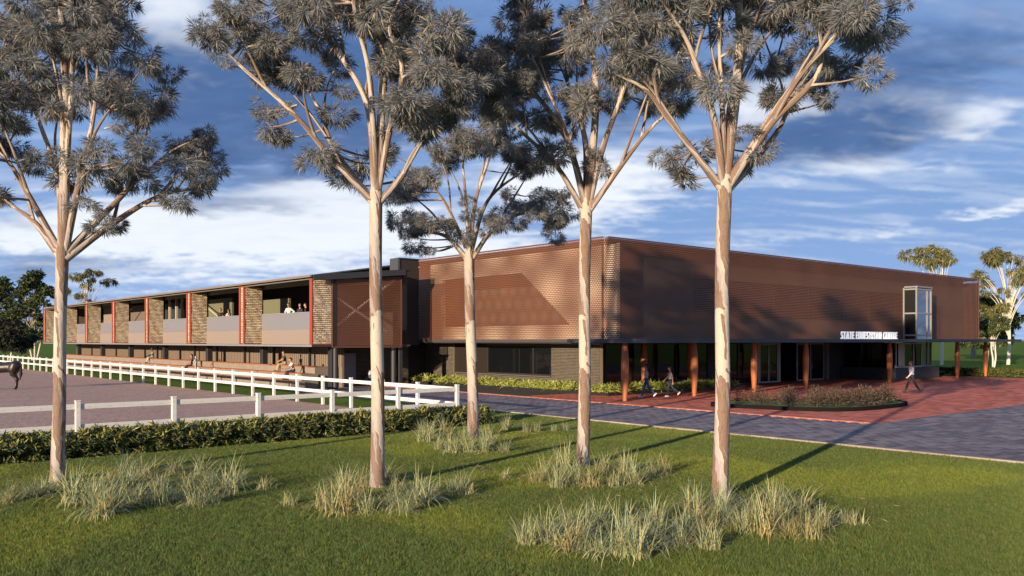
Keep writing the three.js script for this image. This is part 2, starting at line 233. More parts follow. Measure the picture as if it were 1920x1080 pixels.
// a window: frame with real bars and panes set back; along 'x' faces +z, along 'z' faces -x
function windowUnit(parent, along, at, [a0, a1], [y0, y1], bars, frameMat, pane = M.glass, name = 'window', fw = 0.06, transoms = []) {
  const B = (s0, s1, h0, h1, d0, d1) => (along === 'x' ? bx(s0, s1, h0, h1, at + d0, at + d1) : bx(at - d1, at - d0, h0, h1, s0, s1));
  const w = part(name, [B(a0, a1, y0, y0 + fw, -0.06, 0.03), B(a0, a1, y1 - fw, y1, -0.06, 0.03), B(a0, a0 + fw, y0 + fw, y1 - fw, -0.06, 0.03), B(a1 - fw, a1, y0 + fw, y1 - fw, -0.06, 0.03)], frameMat, parent);
  const xs = [a0 + fw, ...bars, a1 - fw];
  for (const b of bars) part('mullion', B(b - fw / 2, b + fw / 2, y0 + fw, y1 - fw, -0.055, 0.025), frameMat, w);
  for (const t of transoms) part('transom', B(a0 + fw, a1 - fw, t - fw / 2, t + fw / 2, -0.05, 0.02), frameMat, w);
  for (let i = 0; i + 1 < xs.length; i++) part('pane', B(xs[i] + (i ? fw / 2 : 0), xs[i + 1] - (i + 2 < xs.length ? fw / 2 : 0), y0 + fw, y1 - fw, -0.035, -0.02), pane, w);
  return w;
}

// ---------------------------------------------------------------- the long grandstand
const FINS = [-46.9, -56.8, -67.0, -77.15, -87.0, -96.6, -106.1, -115.4], XO = 24.3, XI = 25.6;
{
  const g = thing('grandstand', 'long two storey grandstand with brick fins and timber bench tiers beside the arena', 'grandstand', [0, 0, 0]);
  const Z0 = -46.9, Z1 = -116.3;
  part('floor_slab', [bx(XO, 31.4, 2.66, 2.76, Z1, -46.95), bx(XI + 0.1, 31.4, 2.76, 3.72, Z1, -48.2)], M.fascia, g);
  part('slab_edge', bx(XO - 0.03, XO, 2.655, 2.765, Z1, -46.93), M.aluminium, g);
  // sloping roof: rises away from the arena
  const slope = (x) => 6.95 + (x - 24.1) * 0.1, roof = (x0, x1, t, z0, z1, dy = 0) => { const s = new THREE.Shape([new THREE.Vector2(x0, slope(x0) - t + dy), new THREE.Vector2(x1, slope(x1) - t + dy), new THREE.Vector2(x1, slope(x1) + dy), new THREE.Vector2(x0, slope(x0) + dy)]); return new THREE.ExtrudeGeometry(s, { depth: z1 - z0, bevelEnabled: false }).translate(0, 0, z0); };
  const rf = part('roof', roof(24.12, 31.3, 0.10, Z1 - 0.6, -46.62), M.dark, g);
  part('eave', bx(24.02, 24.12, 6.84, 6.965, Z1 - 0.6, -46.62), M.eave, rf); part('soffit', roof(24.3, 30.9, 0.1, Z1 - 0.4, -46.9, -0.14), M.soffit, rf);
  part('beam', bx(25.75, 25.95, 6.62, 6.88, Z1, -47.3), M.olive, rf); part('barge_board', roof(24.2, 30.75, 0.36, -46.6, -46.5, 0.03), M.charcoal, rf);
  // brick fins in red steel frames
  const finCols = [[0.68, 0.55, 0.38], [0.60, 0.47, 0.32], [0.74, 0.62, 0.45], [0.52, 0.40, 0.27]], finBrick = bevelBox(0.235, 0.084, 0.05, 0.006), finMat = mat(1, 1, 1, 0.8);
  FINS.forEach((zf, i) => {
    const th = i ? 0.9 : 0.32, y0 = 2.77, y1 = 6.78, f = part('fin', bx(XO + 0.06, XI, y0, y1, zf - th + 0.03, zf - 0.07), mat(0.10, 0.075, 0.055, 0.9), g), r = rng(40 + i), list = [];
    for (let y = y0 + 0.12, row = 0; y < y1 - 0.08; y += 0.118, row++) {
      for (let k = 0; k < 6; k++) { const x = XO + 0.2 + k * 0.245 - (row % 2) * 0.122, w = Math.min(x + 0.118, XI - 0.005) - Math.max(x - 0.118, XO + 0.08); if (w < 0.05) continue; const m = (Math.min(x + 0.118, XI - 0.005) + Math.max(x - 0.118, XO + 0.08)) / 2, c = finCols[Math.floor(r() * 4)], q = 0.85 + r() * 0.3; list.push([M4(m, y, zf - 0.035 + Math.sin(x * 9 + row * 0.5) * 0.012 + r() * 0.006, 0, (r() - 0.5) * 0.05, 0, w / 0.235, 1, 1), L(c[0] * q, c[1] * q, c[2] * q)]); }
      if (i) { const c = finCols[Math.floor(r() * 4)]; list.push([M4(XO + 0.055, y, zf - 0.45, 0, Math.PI / 2, 0, 1.5, 1, 1), L(...c)]); }
    }
    instanced('brick', finBrick, finMat, list, f);
    const fl = i ? [[zf - th, zf - th + 0.27], [zf - 0.27, zf]] : [[zf - th, zf]];
    part('steel_frame', [...fl.map(([a, b]) => bx(XO - 0.02, XO + 0.06, y0 - 0.01, y1 + 0.02, a, b)), bx(XO + 0.06, XI + 0.01, y0 - 0.01, y0 + 0.06, zf - 0.04, zf + 0.005), bx(XO + 0.06, XI + 0.01, y1 - 0.05, y1 + 0.02, zf - 0.04, zf + 0.005)], M.steelRed, f);
    part('post', bx(XI + 0.02, XI + 0.3, 2.77, 6.85, zf - th + 0.1, zf - th + 0.4), M.dark, f);
  });
  // between the fins: a solid upstand, a ribbed balustrade with a rail, and a deep gallery behind
  for (let i = 0; i + 1 < FINS.length; i++) {
    const za = FINS[i + 1] + 0.02, zb = FINS[i] - (i ? 0.92 : 0.34);
    part('upstand', bx(XI - 0.06, XI + 0.08, 2.77, 3.76, za, zb), M.tan, g);
    const ribs = []; for (let z = za + 0.06; z < zb - 0.04; z += 0.12) ribs.push(bx(XI - 0.035, XI + 0.005, 3.765, 4.8, z - 0.035, z + 0.035));
    const b = part('balustrade', [bx(XI + 0.005, XI + 0.03, 3.765, 4.82, za, zb), ...ribs], M.balus, g); part('rail', bx(XI - 0.05, XI + 0.05, 4.82, 4.87, za, zb), M.balus, b);
  }
  // gallery back wall, partitions and furniture behind the balustrades
  part('gallery_wall', bx(31.0, 31.3, 3.72, 7.55, Z1, -47.2), M.dark, g);
  part('partition', bx(27.9, 28.05, 3.72, 6.1, -63.4, -57.4), M.olive, g); part('partition', bx(27.7, 27.85, 3.72, 6.5, -74.0, -67.2), M.olive, g);
  part('partition', bx(28.4, 28.6, 3.72, 6.9, -106.0, -102.0), M.tan, g); part('partition', bx(28.4, 28.6, 3.72, 6.6, -86.5, -80.5), M.charcoal, g); part('partition', bx(28.4, 28.6, 3.72, 6.7, -96.3, -90.2), M.midWall, g);
  for (const [x, ya, za, yb, zb] of [[27.2, 6.6, -73.5, 4.9, -68.5], [27.3, 4.6, -95.6, 6.3, -92.0], [27.2, 4.7, -76.0, 6.4, -72.5]]) part('brace', rod([x, ya, za], [x, yb, zb], 0.06), M.cream, g);
  for (const z of [-78.2, -79.6, -81.4, -84.0]) part('post', bx(27.5, 27.68, 3.72, 6.9, z - 0.09, z + 0.09), M.cream, g);
  for (const z of [-61.5, -71.5, -81.5]) { const t = part('table', bb(27.0, 27.8, 4.42, 4.48, z - 0.7, z + 0.7), M.cream, g); part('leg', bx(27.36, 27.44, 3.72, 4.42, z - 0.04, z + 0.04), M.dark, t); }
  part('far_end_wall', bx(XI + 0.4, 31.0, 3.72, 7.1, Z1 + 0.02, Z1 + 0.2), M.midWall, g);
  // ground level: columns, ribbed back wall, bench tiers
  const wallRibs = [bx(27.45, 27.6, 0, 2.66, -114, -48.9)]; for (let z = -113.9; z < -48.95; z += 0.3) wallRibs.push(bx(27.41, 27.45, 1.3, 2.655, z, z + 0.16));
  part('back_wall', wallRibs, mat(0.20, 0.155, 0.115, 0.85), g); part('end_wall', bx(27.6, 31.0, 0.012, 2.66, -50.9, -50.7), M.darker, g);
  for (const zf of FINS) part('column', bb(25.75, 26.15, 0.012, 2.66, zf - 0.75, zf - 0.3), M.dark, g);
  for (const z of [-57.9, -68.5, -52.4, -63, -73.4, -83]) part('post', bx(26.9, 27.06, 1.3, 2.66, z - 0.08, z + 0.08), M.dark, g);
  const tierX = [[23.6, 24.55, 0.50], [24.55, 25.72, 0.93], [25.72, 27.4, 1.32]];
  tierX.forEach(([x0, x1, h], t) => {
    const ends = [-48.3, -48.8, -49.3][t], r = rng(70 + t);
    for (let z = ends, i = 0; z > -112; z -= 6.4, i++) {
      const z1 = Math.max(z - 6.38, -113), tier = part('bench_tier', bb(x0, x1, 0.012, h, z1, z, 0.015), concrete, g);
      for (let k = 0; k < 3; k++) part('plank', bb(x0 - 0.04 + k * 0.19, x0 + 0.135 + k * 0.19, h + 0.004, h + 0.062, z1 + (i % 2 ? 0.05 : 0.2), z - (t === 2 && i === 0 ? 0.9 : 0.08), 0.008), wood, tier);
    }
  });
  // the gable end over the pavement: perforated screen, bracing behind it, brick wall and door below
  const S = new THREE.Shape([new THREE.Vector2(25.64, 2.62), new THREE.Vector2(30.62, 2.62), new THREE.Vector2(30.62, 7.22), new THREE.Vector2(25.64, 6.74)]);
  const scr = part('end_screen', new THREE.ShapeGeometry(S).translate(0, 0, -46.84), screenMat, g);
  part('screen_frame', [bx(25.62, 30.64, 2.58, 2.64, -46.88, -46.80), bx(30.60, 30.66, 2.64, 7.2, -46.88, -46.80), bx(25.60, 25.66, 2.64, 6.74, -46.88, -46.80)], M.rust, scr);
  const XB = [[26.1, 5.65, 29.6, 3.65], [26.1, 3.95, 30.3, 6.98]];
  XB.forEach(([xa, ya, xb, yb], i) => part('cross_brace', rod([xa, ya, -47.0 - i * 0.17], [xb, yb, -47.0 - i * 0.17], 0.08), mat(0.8, 0.76, 0.68, 0.5), g));
  part('end_infill', bx(25.9, 30.6, 2.77, 4.9, -47.95, -47.8), mat(0.34, 0.25, 0.2, 0.85), g); part('end_infill', bx(26.2, 30.2, 4.9, 6.6, -48.6, -48.45), M.dark, g); part('end_infill', bx(26.2, 30.4, 6.6, 6.95, -47.7, -47.55), mat(0.42, 0.36, 0.28, 0.85), g);
  
  brickWall(g, 'x', [27.6, 33.6], [0.012, 2.62], [-50.7, -50.5], { seed: 11 });
  for (const x of [26.05, 30.3]) part('column', new THREE.CylinderGeometry(0.17, 0.17, 2.61, 20).translate(x, 1.317, -47.25), M.charcoal, g);
  part('column', bb(30.62, 30.9, 0.012, 2.62, -47.4, -47.1), M.charcoal, g); part('post', bx(26.7, 26.78, 0.012, 2.66, -49.2, -49.12), M.aluminium, g);
  const d = part('door', bb(28.3, 29.35, 0.02, 2.2, -50.48, -50.42), M.balus, g, 'grey service door'); part('handle', rod([29.2, 0.98, -50.38], [29.2, 1.12, -50.38], 0.012), M.aluminium, d);
  // the dark link to the hall
  part('link_wall', [bx(32.1, 33.66, 2.7, 8.62, -50.4, -49.3), bx(30.95, 34, 2.7, 7.5, -51.2, -50.95), bx(31.2, 35.4, 0.012, 2.7, -56, -51.0)], mat(0.03, 0.022, 0.018, 0.7), g); part('link_cap', bx(32.05, 33.68, 8.62, 8.7, -50.4, -49.22), M.charcoal, g);
  part('parapet', bx(31.95, 32.09, 7.4, 8.68, -50.3, -49.25), M.fascia, g);
  shade(g);
}

// ---------------------------------------------------------------- the hall behind its perforated screen
{
  const h = thing('exhibition_hall', 'brown two storey hall wrapped in perforated rust coloured metal above dark brick', 'building', [0, 0, 0]);
  const X = 33.7, Zf = -31.6, XE = 83.4, Y0 = 3.1, Y1 = 8.64, R = 0.22;
  { // one sheet of perforated metal folded round the corner
    const path = [[X, -49.9]]; for (let i = 0; i <= 10; i++) { const a = i / 10 * Math.PI / 2; path.push([X + R - R * Math.cos(a), Zf - R + R * Math.sin(a)]); } path.push([XE, Zf]);
    const P = [], UV = [], I = []; let s = 0; path.forEach(([x, z], i) => { if (i) s += Math.hypot(x - path[i - 1][0], z - path[i - 1][1]); P.push(x, Y0, z, x, Y1, z); UV.push(s, Y0, s, Y1); if (i) { const a = 2 * i - 2; I.push(a, a + 2, a + 1, a + 2, a + 3, a + 1); } });
    const g = new THREE.BufferGeometry(); g.setAttribute('position', new THREE.Float32BufferAttribute(P, 3)); g.setAttribute('uv', new THREE.Float32BufferAttribute(UV, 2)); g.setIndex(I); g.computeVertexNormals();
    const s1 = part('perforated_screen', g, screenMat, h);
    part('screen_edge', [bx(X - 0.02, X + 0.05, Y1 - 0.02, Y1 + 0.03, -49.9, Zf - R), bx(X + R, XE, Y1 - 0.02, Y1 + 0.03, Zf - 0.05, Zf + 0.02), bx(X - 0.02, X + 0.05, Y0 - 0.03, Y0 + 0.02, -49.9, Zf - R), bx(X + R, XE, Y0 - 0.03, Y0 + 0.02, Zf - 0.05, Zf + 0.02), bx(XE - 0.03, XE + 0.03, Y0, Y1, Zf - 0.05, Zf + 0.03)], M.rust, s1);
  }
  part('roof', bx(34.1, XE - 0.05, 8.5, 8.6, -75, -31.75), M.dark, h);
  // upper storey walls, with a raked opening towards the arena and a long window band towards the forecourt
  const wallWith = (outer, hole, t) => { const s = new THREE.Shape(outer.map((p) => new THREE.Vector2(...p))); s.holes.push(new THREE.Path(hole.map((p) => new THREE.Vector2(...p)))); return new THREE.ExtrudeGeometry(s, { depth: t, bevelEnabled: false }); };
  { // shape x = -z, so that it faces -x when turned
    const g = wallWith([[31.9, 3.12], [52, 3.12], [52, 8.5], [31.9, 8.5]], [[48.2, 3.95], [35.6, 3.95], [39.9, 7.25], [48.2, 7.25]].reverse(), 0.2); g.rotateY(Math.PI / 2); g.translate(34.95, 0, 0);
    part('upper_wall', g, M.paleWall, h);
    part('gallery_back', bx(38.2, 38.4, 3.12, 8.49, -52, -33.8), M.darker, h);
    const f = wallWith([[34.95, 3.12], [XE - 0.1, 3.12], [XE - 0.1, 8.5], [34.95, 8.5]], [[43.0, 4.5], [74.5, 4.5], [74.5, 6.95], [43.0, 6.95]], 0.2); f.translate(0, 0, -33.1);
    part('upper_wall', f, M.midWall, h);
    windowUnit(h, 'x', -33.0, [43.0, 74.5], [4.5, 6.95], [47.5, 52, 56.5, 61, 65.5, 70], M.dark, M.dimGlass, 'window', 0.1);
    part('gallery_end', bx(35.2, 38.2, 3.12, 8.49, -52, -51.8), M.darker, h);
    part('upper_floor', bx(34.0, XE - 0.1, 2.98, 3.1, -52, Zf - 0.35), M.dark, h); part('east_wall', bx(XE - 0.1, XE + 0.02, 3.1, 8.3, -75, Zf - 0.07), M.rust, h); part('east_wall', bx(71.0, 71.2, 0.012, 2.88, -75, -34.5), M.dark, h);
  }
  part('floor_edge', [bx(X - 0.04, 35.4, 2.93, 3.065, -50.2, Zf - 0.1), bx(X - 0.04, XE, 2.93, 3.065, Zf - 0.1, Zf + 0.02)], M.fascia, h);
  part('soffit', [bx(X + 0.1, 36.2, 2.88, 2.925, -50.2, -34.4), bx(36.2, XE - 0.3, 2.88, 2.925, -75, Zf - 0.2)], M.darker, h);
  // arena side, ground floor
  brickWall(h, 'z', [35.5, 35.7], [0.012, 2.88], [-52.3, -47.74], { face: -1, seed: 3 });
  brickWall(h, 'z', [35.5, 35.7], [0.012, 2.88], [-37.8, -33.7], { face: -1, seed: 4 });
  brickWall(h, 'z', [35.52, 35.7], [0.012, 0.8], [-47.74, -37.8], { face: -1, seed: 5 });
  part('window_sill', bb(35.4, 35.7, 0.8, 0.86, -47.74, -37.8), mat(0.12, 0.10, 0.09, 0.8), h);
  part('panel', bx(35.6, 35.7, 0.86, 2.88, -47.74, -44.1), mat(0.022, 0.016, 0.013, 0.5), h, 'dark brown wall panel beside the window');
  windowUnit(h, 'z', 35.62, [-44.1, -37.8], [0.86, 2.70], [-39.55], M.dark, M.glass, 'window', 0.09); part('lintel', bx(35.55, 35.7, 2.70, 2.88, -44.1, -37.8), M.rust, h);
  // forecourt side, ground floor
  const Zw = -34.4;
  brickWall(h, 'x', [35.7, 36.6], [0.012, 2.88], [Zw - 0.2, Zw], { seed: 6, mortar: mat(0.10, 0.09, 0.085, 0.9) });
  part('dado', bx(36.6, 46.5, 0.012, 0.5, Zw - 0.18, Zw - 0.02), M.dark, h); windowUnit(h, 'x', Zw, [36.6, 46.5], [0.5, 2.88], [39.9, 43.2], M.dark, M.glass, 'window', 0.08);
  brickWall(h, 'x', [46.5, 47.6], [0.012, 2.88], [Zw - 0.2, Zw], { seed: 7, mortar: mat(0.10, 0.09, 0.085, 0.9) });
  windowUnit(h, 'x', Zw - 0.1, [47.6, 52.3], [0.02, 2.88], [50.0], M.dark, M.glass, 'window', 0.08);
  const door = (x0, x1, n) => { const bars = []; for (let i = 1; i < n; i++) bars.push(x0 + (x1 - x0) * i / n); const d = windowUnit(h, 'x', Zw + 0.05, [x0, x1], [0.02, 2.84], bars, M.aluminium, M.glass, 'door', 0.11); for (const b of bars) part('handle', rod([b + 0.12, 0.9, Zw + 0.14], [b + 0.12, 1.25, Zw + 0.14], 0.014), M.aluminium, d); return d; };
  door(52.35, 54.7, 2); part('door_jamb', bx(54.72, 54.98, 0.012, 2.86, Zw - 0.2, Zw + 0.1), M.cream, h); part('door_jamb', bx(52.1, 52.3, 0.012, 2.86, Zw - 0.05, Zw + 0.1), M.cream, h);
  part('lobby_back', bx(54.4, 57.4, 0.012, 2.88, Zw - 3.2, Zw - 3.0), M.darker, h); part('lobby_side', bx(54.2, 54.4, 0.012, 2.88, Zw - 3.0, Zw - 0.22), M.dark, h);
  door(57.2, 61.1, 2); part('door_jamb', bx(61.3, 61.7, 0.012, 2.88, Zw - 0.1, Zw + 0.15), mat(0.20, 0.17, 0.13, 0.6), h);
  brickWall(h, 'x', [61.7, 65.8], [0.012, 2.88], [Zw - 0.2, Zw], { seed: 9, mortar: mat(0.10, 0.095, 0.11, 0.9) });
  part('passage', [bx(65.8, 71, 0.012, 2.88, Zw - 3.2, Zw - 3.0), bx(65.6, 65.8, 0.012, 2.88, Zw - 3, Zw - 0.22)], M.darker, h); part('door_leaf', bb(69.7, 70.6, 0.03, 2.7, Zw - 0.3, Zw - 0.2), M.cream, h);
  part('lobby_floor', bx(54.4, 71, 0.008, 0.02, Zw - 3, Zw - 0.1), M.dark, h);
  part('inner_wall', bx(36, 71.0, 0.012, 2.88, Zw - 4.2, Zw - 4.0), M.darker, h);
  // the glazed stair bay that pierces the canopy
  const bay = part('stair_bay', [bb(63.6, 71.15, 0.012, 0.95, -34.3, -29.95, 0.02)], mat(0.045, 0.05, 0.06, 0.7), h, 'glazed bay with white frame on a grey plinth');
  const tx0 = 68.4, tx1 = 71.0, tz = -30.55, fw = 0.11, mul = [];
  for (const [x, z] of [[tx0, tz], [tx1, tz], [tx0, -31.55]]) mul.push(bx(x - fw / 2, x + fw / 2, 0.95, 7.25, z - fw / 2, z + fw / 2));
  for (const y of [1.0, 3.45, 5.2, 7.12]) mul.push(bx(tx0 + fw / 2, tx1 - fw / 2, y - 0.06, y + 0.06, tz - 0.06, tz + 0.06), bx(tx0 - 0.06, tx0 + 0.06, y - 0.06, y + 0.06, -31.47, tz - fw / 2));
  mul.push(bx(tx1 - 0.75, tx1 - 0.66, 1.06, 7.06, tz - 0.05, tz + 0.05), bx(tx0 - 0.05, tx1 + 0.09, 7.25, 7.36, -31.5, tz + 0.1));
  part('mullion', mul, mat(0.24, 0.245, 0.255, 0.4), bay);
  part('pane', bx(tx0 + fw / 2, tx1 - 0.76, 1.07, 7.05, tz - 0.03, tz - 0.015), M.blueGlass, bay); part('pane', bx(tx1 - 0.65, tx1 - fw / 2, 1.07, 7.05, tz - 0.03, tz - 0.015), M.blueGlass, bay); part('pane', bx(tx0 + 0.015, tx0 + 0.03, 1.07, 7.05, -31.46, tz - fw / 2), M.glass, bay); part('pane', bx(tx1 - 0.03, tx1 - 0.015, 1.07, 7.05, -31.46, tz - fw / 2), M.glass, bay);
  windowUnit(bay, 'x', -30.1, [63.9, 68.3], [0.96, 2.86], [65.3, 66.9], M.aluminium, M.glass, 'pane', 0.1); part('blind', bx(64.2, 65.1, 1.1, 2.8, -30.05, -30.03), M.cream, bay);
  part('pane', bx(63.92, 63.96, 0.96, 2.86, -34.2, -30.15), M.glass, bay);
  shade(h);
}
// the flat entrance canopy on turned timber columns
const COLX = [31.67, 37.19, 42.76, 48.35, 59.38, 70.75, 76.37];
{
  const c = thing('entrance_canopy', 'long thin dark blue entrance canopy on seven spindle shaped timber columns', 'canopy', [0, 0, 0]);
  const CL = 30.79, CR = 79.94;
  part('canopy_deck', bx(CL, CR, 2.99, 3.10, -31.55, -26.97), M.slate, c); part('canopy_fascia', [bx(CL - 0.06, CR + 0.06, 2.92, 3.13, -26.97, -26.89), bx(CL - 0.08, CL, 2.92, 3.13, -31.5, -26.97), bx(CR, CR + 0.08, 2.92, 3.13, -31.5, -26.97)], M.slate, c); part('canopy_soffit', bx(CL + 0.01, CR - 0.01, 2.94, 2.988, -31.5, -26.98), M.dark, c);
  const prof = [[0.0, 0], [0.10, 0], [0.105, 0.04], [0.125, 0.35], [0.155, 0.8], [0.178, 1.25], [0.186, 1.6], [0.18, 1.95], [0.16, 2.35], [0.13, 2.7], [0.105, 2.93]].map(([r, y]) => new THREE.Vector2(r * 1.06, y));
  const geo = new THREE.LatheGeometry(prof, 28); { const uv = geo.attributes.uv; for (let i = 0; i < uv.count; i++) uv.setXY(i, uv.getY(i) * 2.9, uv.getX(i) * 1.0); }
  for (const x of COLX) { const k = part('column', geo, wood, c); k.position.set(x, 0.035, -28.4); part('column_shoe', new THREE.CylinderGeometry(0.09, 0.11, 0.05, 16).translate(0, -0.012, 0), M.dark, k); }
  for (const x of [39.52, 43.9]) { const k = part('column', geo, wood, c, 'inner timber column set back by the bed'); k.position.set(x, 0.035, -33.9); part('column_shoe', new THREE.CylinderGeometry(0.09, 0.11, 0.05, 16).translate(0, -0.012, 0), M.dark, k); }
  shade(c);
}
{ // white standing letters on the canopy edge
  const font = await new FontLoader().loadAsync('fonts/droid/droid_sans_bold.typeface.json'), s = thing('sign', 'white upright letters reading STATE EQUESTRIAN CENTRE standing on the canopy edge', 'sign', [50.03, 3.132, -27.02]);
  const text = 'STATE EQUESTRIAN CENTRE', white = mat(0.88, 0.88, 0.86, 0.4, { name: 'sign letter added glow', emissive: L(1, 1, 1), emissiveIntensity: 0.3 }), geos = [...text].map((ch) => (ch === ' ' ? null : new TextGeometry(ch, { font, size: 0.47, depth: 0.07, curveSegments: 4, bevelEnabled: false })));  // weak emission added so the painted letters and their rail read whiter
  const adv = geos.map((g) => { if (!g) return 0.26; g.computeBoundingBox(); return g.boundingBox.max.x - g.boundingBox.min.x + 0.11; }), total = adv.reduce((a, b) => a + b), sx = 7.55 / total; let x = 0;
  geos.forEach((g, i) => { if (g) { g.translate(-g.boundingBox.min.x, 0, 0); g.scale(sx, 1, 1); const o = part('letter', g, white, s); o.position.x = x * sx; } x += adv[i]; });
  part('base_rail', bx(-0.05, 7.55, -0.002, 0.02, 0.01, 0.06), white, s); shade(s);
}
const TUS1 = [[-9.39,15.9],[-9.24,16.43],[-9.04,16.71],[-8.15,15.9],[-7.62,15.64],[-7.1,15.16],[-7.57,16.71],[-6.95,15.9],[-6.55,15.64],[-6.36,16.16],[-5.87,15.64],[-5.56,15.9],[-5.63,17.0],[-8.4,17.0],[-8.26,17.62],[-7.96,17.94],[-7.35,17.81],[-6.72,17.62],[-6.22,17.62],[-8.07,18.99],[-8.84,19.37],[-7.62,19.37],[-6.88,18.99],[-6.98,14.7],[-9.25,17.62],[-5.94,18.28]];
const TUS2 = [[-3.37,15.39],[-2.98,14.92],[-2.98,16.16],[-2.52,14.92],[-2.21,15.39],[-1.82,14.92],[-1.66,15.64],[-3.46,17.3],[-3.08,17.62],[-2.28,17.0],[-1.88,16.71],[-1.49,16.43],[-1.15,16.71],[-2.79,18.63],[-1.1,17.62]];
const TUS3 = [[-2.7,25.42],[-2.06,23.57],[-1.58,23.02],[-1.15,23.02],[-0.72,23.02],[-0.29,23.24],[-2.04,26.1],[-1.47,26.1],[-0.7,24.77],[-2.76,27.57]];
const TUS4 = [[0.51,18.28],[0.88,17.62],[1.29,17.94],[1.65,17.62],[2.09,17.62],[2.58,17.94],[3.14,18.99],[1.23,19.76],[2.1,19.76],[2.54,19.37],[0.85,19.37],[3.45,19.37]];
const TUS5 = [[0.16,12.61],[0.56,12.77],[0.77,12.29],[1.05,12.94],[1.27,11.99],[1.57,11.99],[1.78,11.84],[2.1,12.45],[2.44,12.61],[2.78,13.48],[3.12,13.86],[3.43,14.06],[3.62,13.48],[3.91,13.3],[4.33,13.86],[4.4,13.3],[4.61,12.94],[5.07,13.86],[2.46,14.06],[1.85,13.48],[1.41,14.06],[4.2,14.92],[4.64,15.16],[3.17,14.92],[3.85,15.39],[4.96,14.7],[2.92,12.29],[1.01,13.48]];
const TUS6 = [[-0.18,28.71],[0.44,28.05],[0.89,28.37],[1.33,28.37],[1.88,28.71]];
const SINGLES = [[-5.03, 17.3, 'small lone grass tuft right of the leftmost patch'], [-4.11, 15.64, 'smallest lone grass tuft left of the second trunk'], [-0.12, 18.63, 'small lone grass tuft left of the fourth trunk'], [5.63, 14.06, 'sparse thin grass tuft right of the nearest patch'], [5.53, 14.27, 'sparse brown grass tuft beside the nearest patch'], [-0.84, 16.71, 'thin lone grass tuft right of the second trunk']];
